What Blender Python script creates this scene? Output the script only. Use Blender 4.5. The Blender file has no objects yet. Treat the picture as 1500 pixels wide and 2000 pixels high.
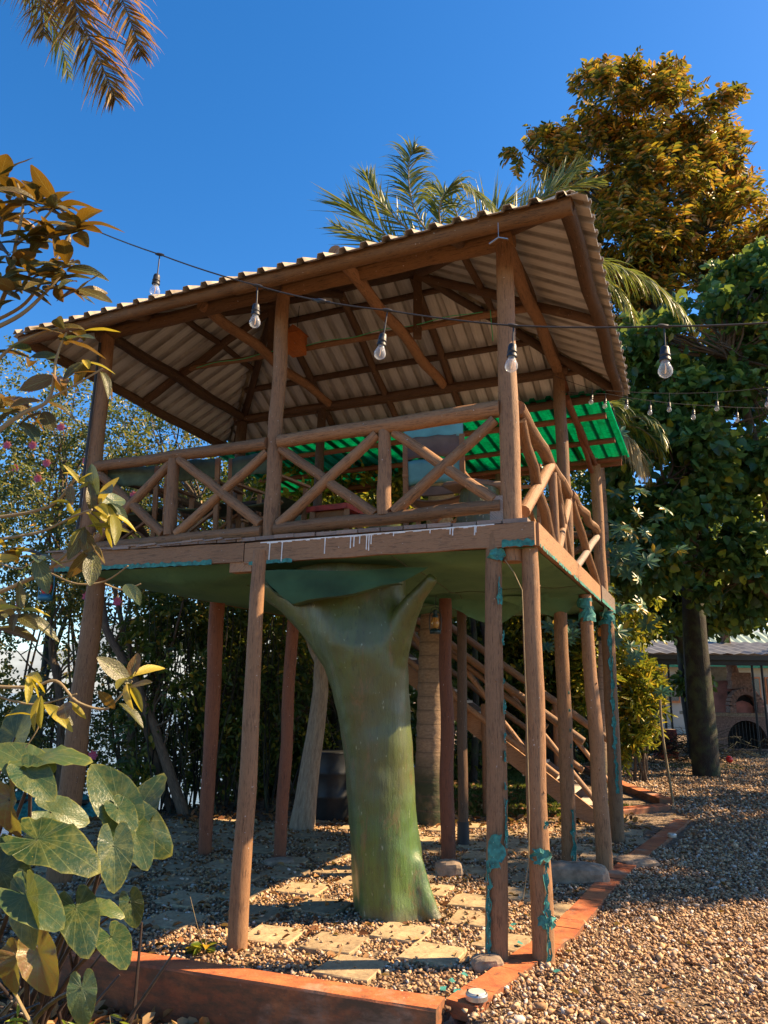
import bpy, math, random
import numpy as np
from mathutils import Vector, Matrix
R = random.Random(7)
NP = np.random.default_rng(11)
sc = bpy.context.scene
col = sc.collection

# ------------------------------------------------------------------ camera
FPX, PITCH, ROLL, CH = 1478.0, .231, .012, 1.7
_cp, _sp, _cr, _sr = math.cos(PITCH), math.sin(PITCH), math.cos(ROLL), math.sin(ROLL)
FW = np.array([0, _cp, _sp]); UP0 = np.array([0, -_sp, _cp]); RT0 = np.array([1., 0, 0])
RT = RT0 * _cr + UP0 * _sr; UPV = -RT0 * _sr + UP0 * _cr
CAM = np.array([0, 0, CH])
cd = bpy.data.cameras.new('camera'); cam = bpy.data.objects.new('camera', cd); col.objects.link(cam)
cd.sensor_fit = 'VERTICAL'; cd.sensor_height = 24; cd.lens = FPX / 2000 * 24; cd.clip_end = 2000; cd.clip_start = .05
mm = Matrix.Identity(4)
for i in range(3):
    mm[i][0] = RT[i]; mm[i][1] = UPV[i]; mm[i][2] = -FW[i]; mm[i][3] = CAM[i]
cam.matrix_world = mm
sc.camera = cam

# ------------------------------------------------------------------ world, sun, exposure
SUN_EL, SUN_AZ = math.radians(42), math.radians(83)      # azimuth clockwise from +Y
w = bpy.data.worlds.new('World'); sc.world = w; w.use_nodes = True
nt = w.node_tree; bg = nt.nodes['Background']
sky = nt.nodes.new('ShaderNodeTexSky'); sky.sky_type = 'NISHITA'; sky.sun_disc = False
sky.sun_elevation = SUN_EL; sky.sun_rotation = SUN_AZ
sky.air_density = 1.0; sky.dust_density = .8; sky.ozone_density = 1.9; sky.altitude = 1200
hs = nt.nodes.new('ShaderNodeHueSaturation'); hs.inputs['Saturation'].default_value = 1.36; hs.inputs['Hue'].default_value = .502; hs.inputs['Value'].default_value = 1.0
nt.links.new(sky.outputs[0], hs.inputs['Color']); nt.links.new(hs.outputs[0], bg.inputs[0])
bg.inputs[1].default_value = .090
sd = bpy.data.lights.new('sun', 'SUN'); sd.energy = 5.0; sd.angle = math.radians(.5); sd.color = (1, .74, .44)
so = bpy.data.objects.new('sun', sd); col.objects.link(so)
SD = Vector((math.sin(SUN_AZ) * math.cos(SUN_EL), math.cos(SUN_AZ) * math.cos(SUN_EL), math.sin(SUN_EL)))
so.rotation_euler = SD.to_track_quat('Z', 'Y').to_euler(); so.location = SD * 30
sc.view_settings.view_transform = 'Standard'; sc.view_settings.look = 'None'
sc.view_settings.exposure = 1.5; sc.view_settings.gamma = 1; sc.view_settings.use_curve_mapping = False
try:
    sc.cycles.max_bounces = 7; sc.cycles.transparent_max_bounces = 12; sc.cycles.use_denoising = True
except Exception: pass

# ------------------------------------------------------------------ frames of reference
YW, DY = .424, -.032
UX = np.array([-math.cos(YW), math.sin(YW), 0]); VX = np.array([math.sin(YW + DY), math.cos(YW + DY), 0])
OX = np.array([.946, 5.462, 0])
def W(u, v, z): return OX + UX * u + VX * v + np.array([0, 0, z])       # treehouse frame: u along the front to the left, v to the back
def at(x, y, Y):
    d = FW + RT * (x - 750) / FPX - UPV * (y - 1000) / FPX
    return CAM + d * Y / d[1]
def gnd(x, y, z=0.):
    d = FW + RT * (x - 750) / FPX - UPV * (y - 1000) / FPX
    return CAM + d * (z - CH) / d[2]

# ------------------------------------------------------------------ mesh builder
def nrm(a):
    a = np.asarray(a, float); return a / (np.linalg.norm(a) + 1e-12)
class MB:
    def __init__(s): s.v = []; s.f = []; s.uv = []; s.n = 0
    def add(s, vs, fs, uvs=None):
        vs = [tuple(map(float, p)) for p in vs]
        s.v += vs
        for f in fs: s.f.append(tuple(i + s.n for i in f))
        if uvs is None: uvs = [(p[0] + p[1], p[2]) for p in vs]
        s.uv += uvs; s.n += len(vs)
    def box(s, c, sx, sy, sz, ax=None, ay=None, az=None, jit=0):
        ax = np.array([1, 0, 0]) if ax is None else nrm(ax); ay = np.array([0, 1, 0]) if ay is None else nrm(ay)
        az = np.cross(ax, ay) if az is None else nrm(az)
        c = np.asarray(c, float); vs = []; uv = []
        for k in (-1, 1):
            for j in (-1, 1):
                for i in (-1, 1):
                    p = c + ax * i * sx / 2 + ay * j * sy / 2 + az * k * sz / 2
                    if jit: p = p + np.array([R.uniform(-jit, jit) for _ in range(3)])
                    vs.append(p); uv.append((i * sx / 2 + k * sz / 2, j * sy / 2 + k * sz / 2))
        s.add(vs, [(0, 2, 3, 1), (4, 5, 7, 6), (0, 1, 5, 4), (2, 6, 7, 3), (0, 4, 6, 2), (1, 3, 7, 5)], uv)
    def beam(s, p0, p1, wd, ht, upv=(0, 0, 1), jit=0):
        p0 = np.asarray(p0, float); p1 = np.asarray(p1, float); d = p1 - p0; L = np.linalg.norm(d); ax = d / L
        ay = nrm(np.cross(upv, ax)); az = np.cross(ax, ay)
        s.box((p0 + p1) / 2, L, wd, ht, ax, ay, az, jit)
    def tube(s, pts, rad, seg=10, cap=True, rough=0., knots=0):
        pts = [np.asarray(p, float) for p in pts]; n = len(pts)
        if not hasattr(rad, '__len__'): rad = [rad] * n
        t0 = nrm(pts[1] - pts[0]); a = np.cross(t0, (0, 0, 1.))
        if np.linalg.norm(a) < .1: a = np.cross(t0, (0, 1., 0))
        a = nrm(a); vs = []; uv = []; L = 0
        ph = [R.uniform(0, 6.28) for _ in range(4)]
        for i in range(n):
            t = nrm(pts[min(i + 1, n - 1)] - pts[max(i - 1, 0)])
            a = nrm(a - t * (a @ t)); b = np.cross(t, a)
            if i: L += np.linalg.norm(pts[i] - pts[i - 1])
            for k in range(seg + 1):
                th = 2 * math.pi * (k % seg) / seg
                r = rad[i] * (1 + rough * (math.sin(2 * th + ph[0] + L * 1.3) * .6 + math.sin(3 * th + ph[1] - L * 2.1) * .4 + .5 * math.sin(L * 7 + ph[2] + th)))
                vs.append(pts[i] + a * math.cos(th) * r + b * math.sin(th) * r); uv.append((k / seg * 6.283 * rad[0], L))
        fs = []; S = seg + 1
        for i in range(n - 1):
            for k in range(seg): fs.append((i * S + k, i * S + k + 1, (i + 1) * S + k + 1, (i + 1) * S + k))
        s.add(vs, fs, uv)
        if cap:
            for i, fl in ((0, 1), (n - 1, 0)):
                ring = vs[i * S:i * S + seg]; cc = [(p[0] * .001 + k / seg * .05, 50 + i) for k, p in enumerate(ring)]
                f = tuple(range(seg))
                s.add(ring, [f[::-1] if fl else f], cc)
    def log(s, p0, p1, r0, r1=None, wob=.012, seg=12, rough=.05, n=None, knots=3):
        p0 = np.asarray(p0, float); p1 = np.asarray(p1, float); r1 = r0 if r1 is None else r1
        wob *= .5; L = np.linalg.norm(p1 - p0); n = n or max(4, int(L / .22)); d = (p1 - p0) / L
        a = np.cross(d, (0.3, .2, 1.)); a = nrm(a); b = np.cross(d, a)
        f1, f2, q1, q2 = R.uniform(1.2, 2.6), R.uniform(1.2, 2.6), R.uniform(0, 6), R.uniform(0, 6)
        pts = []; rr = []
        for i in range(n + 1):
            t = i / n; e = math.sin(math.pi * t) ** .5 if 0 < t < 1 else 0
            pts.append(p0 + (p1 - p0) * t + (a * math.sin(f1 * t * 6.28 + q1) + b * math.sin(f2 * t * 6.28 + q2)) * wob * e)
            rr.append((r0 + (r1 - r0) * t) * (1 + R.uniform(-.03, .03)))
        s.tube(pts, rr, seg, True, rough)
        for _ in range(int(knots * L)):          # stubs of cut twigs
            t = R.uniform(.08, .92); th = R.uniform(0, 6.28); k = int(t * n)
            q = pts[k] + (pts[k + 1] - pts[k]) * (t * n - k); o = a * math.cos(th) + b * math.sin(th); r = r0 + (r1 - r0) * t
            s.tube([q + o * r * .8, q + o * (r * 1.0 + R.uniform(.002, .007)) + d * .004], [r * R.uniform(.2, .32), r * .1], 6, True)
def mesh_of(name, mb, loc, mat, smooth=True):
    me = bpy.data.meshes.new(name)
    v = np.array(mb.v, float) - np.asarray(loc, float)
    me.from_pydata(v.tolist(), [], mb.f)
    uvl = me.uv_layers.new(name='UVMap'); idx = np.zeros(len(me.loops), np.int32); me.loops.foreach_get('vertex_index', idx)
    uvl.data.foreach_set('uv', np.array(mb.uv, np.float32)[idx].ravel())
    if smooth: me.polygons.foreach_set('use_smooth', np.ones(len(me.polygons), bool))
    if mat: me.materials.append(mat)
    return me
WL = {}                                                   # world location of every object built
def tag(o, label=None, cat=None, group=None, kind=None):
    if label: o['label'] = label
    if cat: o['category'] = cat
    if group: o['group'] = group
    if kind: o['kind'] = kind
    return o
def root(name, loc, label, cat, group=None):
    o = bpy.data.objects.new(name, None); o.empty_display_size = .2; col.objects.link(o); o.location = Vector(loc)
    WL[o.name] = np.asarray(loc, float); return tag(o, label, cat, group)
def obj(name, mb, mat, parent=None, smooth=True, loc=None):
    if parent is not None: base = WL[parent.name]
    elif loc is not None: base = np.asarray(loc, float)
    else:
        a = np.array(mb.v); base = np.array([a[:, 0].mean(), a[:, 1].mean(), a[:, 2].min()])
    me = mesh_of(name, mb, base, mat, smooth); o = bpy.data.objects.new(name, me); col.objects.link(o)
    if parent is not None: o.parent = parent
    else: o.location = Vector(base)
    WL[o.name] = base; return o
def raw_obj(name, V, F, mat, parent=None, kind=None, uv=None, smooth=False, nside=4, loc=None):
    """V (n,3), F (m,k) arrays with equal face sizes"""
    me = bpy.data.meshes.new(name); V = np.asarray(V, np.float32); F = np.asarray(F, np.int32)
    base = WL[parent.name] if parent is not None else (np.asarray(loc, float) if loc is not None else np.array([V[:, 0].mean(), V[:, 1].mean(), V[:, 2].min()]))
    V = V - base.astype(np.float32)
    me.vertices.add(len(V)); me.vertices.foreach_set('co', V.ravel())
    k = F.shape[1]; me.loops.add(F.size); me.loops.foreach_set('vertex_index', F.ravel())
    me.polygons.add(len(F)); me.polygons.foreach_set('loop_start', np.arange(0, F.size, k, dtype=np.int32)); me.polygons.foreach_set('loop_total', np.full(len(F), k, np.int32))
    if uv is not None:
        l = me.uv_layers.new(name='UVMap'); l.data.foreach_set('uv', np.asarray(uv, np.float32)[F.ravel()].ravel())
    if smooth: me.polygons.foreach_set('use_smooth', np.ones(len(F), bool))
    me.update(calc_edges=True); me.materials.append(mat)
    o = bpy.data.objects.new(name, me); col.objects.link(o)
    if parent is not None: o.parent = parent
    else: o.location = Vector(base)
    WL[o.name] = base
    if kind: o['kind'] = kind
    return o
def inst(name, me, M, parent=None):
    """object sharing mesh data, world matrix M (4x4 Matrix)"""
    o = bpy.data.objects.new(name, me); col.objects.link(o)
    if parent is not None:
        o.parent = parent; M = Matrix.Translation(-Vector(WL[parent.name])) @ M
    o.matrix_local = M
    WL[o.name] = np.array(M.translation) + (WL[parent.name] if parent is not None else 0)
    return o
def basis(p, x, z, s=1):
    """matrix with local +X along x, local +Z near z"""
    x = nrm(x); y = nrm(np.cross(z, x)); z = np.cross(x, y); m = Matrix.Identity(4)
    for i in range(3): m[i][0] = x[i] * s; m[i][1] = y[i] * s; m[i][2] = z[i] * s; m[i][3] = p[i]
    return m

# ------------------------------------------------------------------ materials
class NT:
    def __init__(s, name):
        s.m = bpy.data.materials.new(name); s.m.use_nodes = True; s.t = s.m.node_tree; s.p = s.t.nodes['Principled BSDF']; s.out = s.t.nodes['Material Output']
    def n(s, typ, **kw):
        nd = s.t.nodes.new(typ)
        for k, v in kw.items():
            if hasattr(nd, k): setattr(nd, k, v)
        return nd
    def l(s, a, b): s.t.links.new(a, b)
    def coord(s, kind='Object', scale=(1, 1, 1)):
        tc = s.n('ShaderNodeTexCoord'); mp = s.n('ShaderNodeMapping'); mp.inputs['Scale'].default_value = scale
        s.l(tc.outputs[kind], mp.inputs[0]); return mp.outputs[0]
    def noise(s, vec, sc_, det=4, rough=.55, dist=0):
        n = s.n('ShaderNodeTexNoise'); n.inputs['Scale'].default_value = sc_; n.inputs['Detail'].default_value = det
        n.inputs['Roughness'].default_value = rough; n.inputs['Distortion'].default_value = dist
        if vec is not None: s.l(vec, n.inputs['Vector'])
        return n.outputs[0]
    def ramp(s, fac, stops, interp='LINEAR'):
        r = s.n('ShaderNodeValToRGB'); r.color_ramp.interpolation = interp; e = r.color_ramp.elements
        while len(e) < len(stops): e.new(.5)
        for q, (p, c) in zip(e, stops):
            q.position = p; q.color = (*c, 1) if len(c) == 3 else c
        s.l(fac, r.inputs[0]); return r.outputs[0]
    def mix(s, fac, a, b, typ='MIX'):
        m = s.n('ShaderNodeMix'); m.data_type = 'RGBA'; m.blend_type = typ
        for i, x in ((0, fac), (6, a), (7, b)):
            if hasattr(x, 'is_output') or hasattr(x, 'links'): s.l(x, m.inputs[i])
            else: m.inputs[i].default_value = (*x, 1) if i else x
        return m.outputs[2]
    def bump(s, h, st=.3, dist=.01):
        b = s.n('ShaderNodeBump'); b.inputs['Strength'].default_value = st; b.inputs['Distance'].default_value = dist
        s.l(h, b.inputs['Height']); s.l(b.outputs[0], s.p.inputs['Normal'])
    def base(s, c):
        if hasattr(c, 'links'): s.l(c, s.p.inputs['Base Color'])
        else: s.p.inputs['Base Color'].default_value = (*c, 1)
    def set(s, **kw):
        for k, v in kw.items(): s.p.inputs[k.replace('_', ' ')].default_value = v
        return s
def g(v): return (v, v, v)
def simple(name, c, rough=.6, metal=0, var=.25, nsc=8, bump=.15):
    k = NT(name); v = k.coord(); n = k.noise(v, nsc, 5); lo = tuple(x * (1 - var) for x in c); hi = tuple(min(1, x * (1 + var)) for x in c)
    k.base(k.ramp(n, [(.3, lo), (.7, hi)])); k.set(Roughness=rough, Metallic=metal)
    if bump: k.bump(k.noise(v, nsc * 4, 4), bump, .005)
    return k.m
def painted_log(name, c, dark, seed=0., bare=(.33, .2, .12)):
    k = NT(name); uv = k.coord('UV', (14, 1.3, 1)); ob = k.coord('Object', (1, 1, 1)); oi = k.n('ShaderNodeObjectInfo')
    grain = k.noise(uv, 6, 8, .65, .4); fine = k.noise(uv, 22, 6, .7, .2); blot = k.noise(ob, 2.2, 4)
    colr = k.mix(blot, tuple(x * .82 for x in c), tuple(x * 1.18 for x in c))
    colr = k.mix(k.ramp(grain, [(.30, g(.9)), (.47, g(0))]), colr, dark); colr = k.mix(k.ramp(fine, [(.36, g(.45)), (.5, g(0))]), colr, dark)
    colr = k.mix(k.ramp(k.noise(ob, 9, 6, .7), [(.60, g(0)), (.72, g(.55))]), colr, bare)
    colr = k.mix(k.ramp(k.noise(ob, 46, 2, .5), [(.735, g(0)), (.75, g(.8))]), colr, (.55, .5, .45))
    crack = k.ramp(k.noise(k.coord('UV', (11, .45, 1)), 4.5, 5, .6, .3), [(.485, g(0)), (.5, g(1)), (.515, g(0))]); patch = k.ramp(k.noise(ob, 3.1, 3), [(.5, g(0)), (.58, g(.85))]); colr = k.mix(k.mix(1., crack, patch, 'MULTIPLY'), colr, tuple(x * .35 for x in dark)); rnd = k.n('ShaderNodeHueSaturation'); k.l(colr, rnd.inputs['Color'])
    mr = k.n('ShaderNodeMapRange'); mr.inputs[3].default_value = .68; mr.inputs[4].default_value = 1.22; k.l(oi.outputs['Random'], mr.inputs[0]); k.l(mr.outputs[0], rnd.inputs['Value'])
    k.base(rnd.outputs[0]); k.set(Roughness=.62, Specular_IOR_Level=.35)
    k.bump(k.mix(.4, grain, fine), .65, .012); return k.m
def leafmat(name, stops, trans=.35, rough=.45, spec=.4, tcol=None, veins=False):
    k = NT(name); ge = k.n('ShaderNodeNewGeometry')
    if veins:
        oi = k.n('ShaderNodeObjectInfo'); c = k.ramp(oi.outputs['Random'], stops)
        tc = k.n('ShaderNodeTexCoord'); sx = k.n('ShaderNodeSeparateXYZ'); k.l(tc.outputs['UV'], sx.inputs[0])
        def mt(op, a, b=None):
            m = k.n('ShaderNodeMath', operation=op)
            for i, x in enumerate((a, b)):
                if x is None: continue
                if hasattr(x, 'links'): k.l(x, m.inputs[i])
                else: m.inputs[i].default_value = x
            return m.outputs[0]
        av = mt('ABSOLUTE', sx.outputs[1]); mid = mt('LESS_THAN', av, .035)
        s_ = mt('FRACT', mt('MULTIPLY', mt('SUBTRACT', sx.outputs[0], mt('MULTIPLY', av, .45)), 7.)); ln = mt('LESS_THAN', mt('ABSOLUTE', mt('SUBTRACT', s_, .5)), .06)
        vv = mt('MAXIMUM', mid, mt('MULTIPLY', ln, .6))
        sp = k.ramp(k.noise(k.coord('Object'), 14, 5, .7), [(.5, g(0)), (.75, g(.6))])
        c = k.mix(sp, c, tuple(x for x in (.20, .16, .03)))
        c = k.mix(vv, c, (.22, .24, .08))
        k.bump(k.mix(.5, vv, k.noise(k.coord('Object'), 22, 3)), .5, .01)
    else:
        c = k.ramp(ge.outputs['Random Per Island'], stops)
    k.base(c); k.set(Roughness=rough, Specular_IOR_Level=spec)
    tr = k.n('ShaderNodeBsdfTranslucent'); t2 = k.mix(.75, c, tcol or (.5, .45, .02), 'MIX') if tcol else k.mix(.4, c, (.35, .38, .04))
    k.l(t2, tr.inputs[0]); mx = k.n('ShaderNodeMixShader'); mx.inputs[0].default_value = trans
    k.l(k.p.outputs[0], mx.inputs[1]); k.l(tr.outputs[0], mx.inputs[2]); k.l(mx.outputs[0], k.out.inputs[0]); return k.m

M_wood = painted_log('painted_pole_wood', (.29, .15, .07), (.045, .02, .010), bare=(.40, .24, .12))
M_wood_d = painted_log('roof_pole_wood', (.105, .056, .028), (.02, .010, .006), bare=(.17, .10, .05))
M_eave = painted_log('orange_brown_eave_log', (.20, .10, .038), (.03, .014, .007), bare=(.34, .17, .06))
M_wood_red = painted_log('red_brown_pole_wood', (.22, .075, .035), (.06, .02, .012), bare=(.25, .1, .05))
M_board = painted_log('fascia_board_wood', (.34, .18, .088), (.09, .045, .022))
M_board_g = painted_log('grey_board_wood', (.27, .2, .16), (.09, .07, .055), bare=(.38, .3, .25))
M_chairwood = painted_log('varnished_chair_wood', (.36, .18, .08), (.15, .07, .03), bare=(.45, .25, .12))
def mk_sheet():
    k = NT('galvanised_sheet'); uv = k.coord('UV', (1, 1, 1)); st = k.noise(k.coord('UV', (9, .8, 1)), 5, 6, .7)
    rust = k.noise(k.coord('Object'), 1.7, 6, .65); spot = k.noise(k.coord('Object'), 26, 3)
    c = k.ramp(st, [(.25, (.44, .43, .41)), (.75, (.74, .72, .69))])
    c = k.mix(k.ramp(rust, [(.55, g(0)), (.8, g(.5))]), c, (.42, .32, .22)); c = k.mix(k.ramp(spot, [(.72, g(0)), (.76, g(.6))]), c, (.12, .1, .08))
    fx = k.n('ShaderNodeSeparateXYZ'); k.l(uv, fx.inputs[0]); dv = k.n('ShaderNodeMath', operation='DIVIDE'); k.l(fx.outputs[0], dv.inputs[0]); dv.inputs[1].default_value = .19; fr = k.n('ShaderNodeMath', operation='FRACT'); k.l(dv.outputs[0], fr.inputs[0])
    ln = k.ramp(fr.outputs[0], [(0, g(.25)), (.03, g(.8)), (.09, g(.35)), (.33, g(.35)), (.40, g(.8)), (.46, g(.1)), (.7, g(0)), (.98, g(.1))]); ln = k.mix(1., ln, k.ramp(k.noise(k.coord('UV', (2, 1, 1)), 3, 6, .7), [(.3, g(.35)), (.6, g(1))]), 'MULTIPLY'); c = k.mix(ln, c, (.13, .11, .09))  # groove shade painted as dark lines along the rib edges
    k.base(c); k.set(Roughness=.5, Metallic=.15, Specular_IOR_Level=.5); k.bump(st, .12, .004); return k.m
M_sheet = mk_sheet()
def mk_green():
    k = NT('green_translucent_sheet'); n = k.noise(k.coord('UV', (3, 10, 1)), 5, 5, .7); dirt_shade = k.ramp(k.noise(k.coord('Object', (1, 1, 1)), 3.2, 8, .75), [(.5, g(0)), (.68, g(.75))]); c = k.ramp(n, [(.3, (.0, .24, .13)), (.7, (.01, .42, .25))])
    k.base(c); k.set(Roughness=.35); tr = k.n('ShaderNodeBsdfTranslucent'); fx = k.n('ShaderNodeSeparateXYZ'); k.l(k.coord('UV'), fx.inputs[0]); dv = k.n('ShaderNodeMath', operation='DIVIDE'); k.l(fx.outputs[0], dv.inputs[0]); dv.inputs[1].default_value = .19; fr = k.n('ShaderNodeMath', operation='FRACT'); k.l(dv.outputs[0], fr.inputs[0]); ln = k.ramp(fr.outputs[0], [(0, g(.2)), (.03, g(.75)), (.09, g(.1)), (.33, g(.1)), (.40, g(.75)), (.46, g(0)), (.66, g(.0)), (.69, g(.35)), (.72, g(0))])  # dark rib lines painted in as shading, so the ribs show
    c2 = k.mix(dirt_shade, k.ramp(n, [(.3, (0, .22, .12)), (.7, (.005, .58, .33))]), (.01, .14, .07)); c2 = k.mix(ln, c2, (.0, .12, .06)); k.l(c2, tr.inputs[0])
    mx = k.n('ShaderNodeMixShader'); mx.inputs[0].default_value = .75; k.l(k.p.outputs[0], mx.inputs[1]); k.l(tr.outputs[0], mx.inputs[2]); k.l(mx.outputs[0], k.out.inputs[0]); return k.m
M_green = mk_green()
M_sheettop = simple('weathered_roof_top', (.30, .24, .17), .8, 0, .5, 6, .3)
def mk_tarp():
    k = NT('green_canvas'); v = k.coord(); n = k.noise(v, 1.1, 5, .6); f = k.noise(k.coord('Object', (60, 60, 60)), 6, 2)
    c = k.ramp(n, [(.3, (.05, .15, .08)), (.7, (.12, .25, .12))]); c = k.mix(k.ramp(k.noise(k.coord('Object', (1, .5, 1)), 4, 7, .75, .6), [(.55, g(0)), (.66, g(.5))]), c, (.03, .085, .05)); c = k.mix(k.ramp(k.noise(v, 31, 3), [(.72, g(0)), (.745, g(.7))]), c, (.35, .4, .33))
    k.base(c); k.set(Roughness=.75); k.bump(k.mix(.6, f, k.noise(v, 3, 5)), .35, .02); return k.m
M_tarp = mk_tarp()
M_flap = simple('darkened_canvas', (.040, .085, .032), .95, 0, .4, 3, .4)  # copy of the green canvas, darkened in colour against the sky light
M_teal = simple('teal_netting', (.03, .19, .16), .7, 0, .5, 30, .5)
M_white = simple('white_paint', (.75, .74, .70), .5, 0, .1)
M_black = simple('black_rubber', (.02, .02, .022), .5)
M_canvasD = simple('dark_green_canvas', (.075, .105, .06), .8, 0, .3, 14, .4)
M_canvasB = simple('blue_green_canvas', (.10, .30, .32), .6, 0, .25, 5, .3)
M_brownband = simple('brown_cloth', (.15, .1, .075), .8)
M_redpaint = simple('red_paint', (.42, .05, .03), .6, 0, .4, 12)
def mk_trunkgreen():
    k = NT('green_painted_bark'); v = k.coord('Object', (1, 1, .35)); n = k.noise(v, 2.2, 6, .62, .3); st = k.noise(k.coord('Object', (9, 9, .8)), 3, 6, .7)
    c = k.ramp(n, [(.28, (.045, .055, .014)), (.5, (.065, .13, .024)), (.75, (.135, .19, .045))])
    c = k.mix(k.ramp(st, [(.35, g(.6)), (.52, g(0))]), c, (.05, .075, .025))
    c = k.mix(k.ramp(k.noise(v, 7, 7, .75), [(.66, g(0)), (.74, g(.55))]), c, (.27, .29, .17))
    sp = k.n('ShaderNodeSeparateXYZ'); k.l(k.coord('Object'), sp.inputs[0])
    c = k.mix(k.ramp(sp.outputs[2], [(0, g(.75)), (.12, g(0))]), c, (.12, .085, .045))
    c = k.mix(k.ramp(sp.outputs[2], [(.68, g(0)), (1, g(.4))]), c, (.12, .085, .03))
    wr = k.noise(k.coord('Object', (1.5, 1.5, 22)), 2.5, 6, .7, .6); fine = k.noise(k.coord('Object', (7, 7, 2.2)), 4, 10, .78, .5)
    c = k.mix(k.ramp(fine, [(.34, g(.7)), (.47, g(0))]), c, (.03, .04, .015)); c = k.mix(k.ramp(k.noise(v, 38, 3, .6), [(.68, g(0)), (.72, g(.7))]), c, (.34, .38, .24))
    c = k.mix(k.ramp(k.noise(k.coord('Object', (2, 2, .7)), 3.1, 8, .75, .5), [(.56, g(0)), (.64, g(.6))]), c, (.17, .10, .04))
    k.base(c); k.ramp(fine, [(0, g(.2)), (1, g(.5))]); k.set(Roughness=.34, Specular_IOR_Level=.5, Coat_Weight=.3, Coat_Roughness=.28)
    k.bump(k.mix(.45, st, fine), .7, .022); return k.m
M_trunkgreen = mk_trunkgreen()
def bark(name, a, b, sc_=6, st=.7, ring=False, moss=None):
    k = NT(name); v = k.coord('UV', (7, 1.6, 1)); n = k.noise(v, sc_, 8, .7, .3); c = k.ramp(n, [(.3, a), (.7, b)])
    if moss:
        c = k.mix(k.ramp(k.noise(k.coord('Object'), 3.5, 5), [(.45, g(0)), (.6, g(.85))]), c, moss)
    k.base(c); k.set(Roughness=.85); k.bump(n, st, .03); return k.m
M_bark = bark('grey_brown_bark', (.055, .04, .028), (.2, .14, .09))
M_bark_d = bark('dark_bark', (.009, .008, .006), (.036, .028, .02), moss=(.05, .06, .025))
M_bark_p = bark('pale_smooth_bark', (.16, .11, .07), (.40, .30, .20), 4, .5)
M_twig = bark('tan_twig', (.16, .11, .05), (.34, .26, .14), 8, .3)
def mk_palmbark():
    k = NT('ringed_palm_bark'); tc = k.coord('UV'); sx = k.n('ShaderNodeSeparateXYZ'); k.l(tc, sx.inputs[0])
    n = k.noise(k.coord('UV', (4, 12, 1)), 3, 7, .7); c = k.ramp(n, [(.3, (.22, .13, .075)), (.7, (.42, .28, .17))])
    m = k.n('ShaderNodeMapRange'); k.l(sx.outputs[1], m.inputs[0]); m.inputs[1].default_value = .55; m.inputs[2].default_value = .95; m.inputs[3].default_value = 1; m.inputs[4].default_value = 0
    mm_ = k.n('ShaderNodeMath', operation='MULTIPLY'); k.l(m.outputs[0], mm_.inputs[0]); k.l(k.ramp(k.noise(k.coord('Object'), 4, 5), [(.3, g(.6)), (.5, g(1))]), mm_.inputs[1])
    c = k.mix(mm_.outputs[0], c, (.035, .045, .015)); fr = k.n('ShaderNodeMath', operation='FRACT'); mu = k.n('ShaderNodeMath', operation='MULTIPLY'); k.l(sx.outputs[1], mu.inputs[0]); mu.inputs[1].default_value = 5.56; k.l(mu.outputs[0], fr.inputs[0])
    c = k.mix(k.ramp(fr.outputs[0], [(0, g(.85)), (.10, g(.1)), (.8, g(0)), (1, g(.3))]), c, (.10, .06, .035)); k.base(c); k.set(Roughness=.8); k.bump(n, .5, .02); return k.m
M_palmbark = mk_palmbark()
def mk_terra():
    k = NT('terracotta_painted_cement'); v = k.coord(); n = k.noise(v, 2.6, 8, .7, .4); c = k.ramp(n, [(.28, (.19, .045, .018)), (.45, (.42, .11, .035)), (.62, (.52, .17, .055)), (.8, (.50, .25, .11))])
    c = k.mix(k.ramp(k.noise(v, 1.6, 6, .65), [(.56, g(0)), (.64, g(.7))]), c, (.40, .28, .19)); c = k.mix(k.ramp(k.noise(v, 9, 8, .75), [(.52, g(0)), (.66, g(.75))]), c, (.09, .04, .022))
    c = k.mix(k.ramp(k.noise(v, 27, 5, .7), [(.66, g(0)), (.70, g(.7))]), c, (.5, .38, .28))
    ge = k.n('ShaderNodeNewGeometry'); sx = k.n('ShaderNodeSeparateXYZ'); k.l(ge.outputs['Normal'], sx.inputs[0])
    side = k.ramp(sx.outputs[2], [(.3, g(1)), (.6, g(0))]); dirt_shade = k.mix(1., k.ramp(k.noise(k.coord('Object', (1, 1, 3)), 4, 7, .7), [(.35, g(.2)), (.6, g(.95))]), side, 'MULTIPLY')  # upright faces darkened: dirt plus shade painted into the colour
    c = k.mix(dirt_shade, c, (.10, .06, .03)); k.base(c); k.set(Roughness=.72); k.bump(k.noise(v, 40, 6, .7), .5, .008); return k.m
M_terra = mk_terra()
def mk_paver():
    k = NT('sandstone_paver'); v = k.coord(); oi = k.n('ShaderNodeObjectInfo'); n = k.noise(v, 6, 8, .65)
    c = k.ramp(n, [(.25, (.32, .22, .115)), (.75, (.56, .42, .24))]); c = k.mix(k.ramp(k.noise(v, 30, 6, .7), [(.34, g(.75)), (.48, g(0))]), c, (.16, .10, .06)); c = k.mix(k.ramp(k.noise(k.coord('Generated'), 2.3, 7, .75), [(.45, g(0)), (.62, g(.6))]), c, (.20, .14, .08))
    h = k.n('ShaderNodeHueSaturation'); mr = k.n('ShaderNodeMapRange'); mr.inputs[3].default_value = .75; mr.inputs[4].default_value = 1.12
    k.l(oi.outputs['Random'], mr.inputs[0]); k.l(mr.outputs[0], h.inputs['Value']); k.l(c, h.inputs['Color']); k.base(h.outputs[0])
    k.set(Roughness=.85); k.bump(k.noise(v, 22, 8, .75), .5, .01); return k.m
M_paver = mk_paver()
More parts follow.
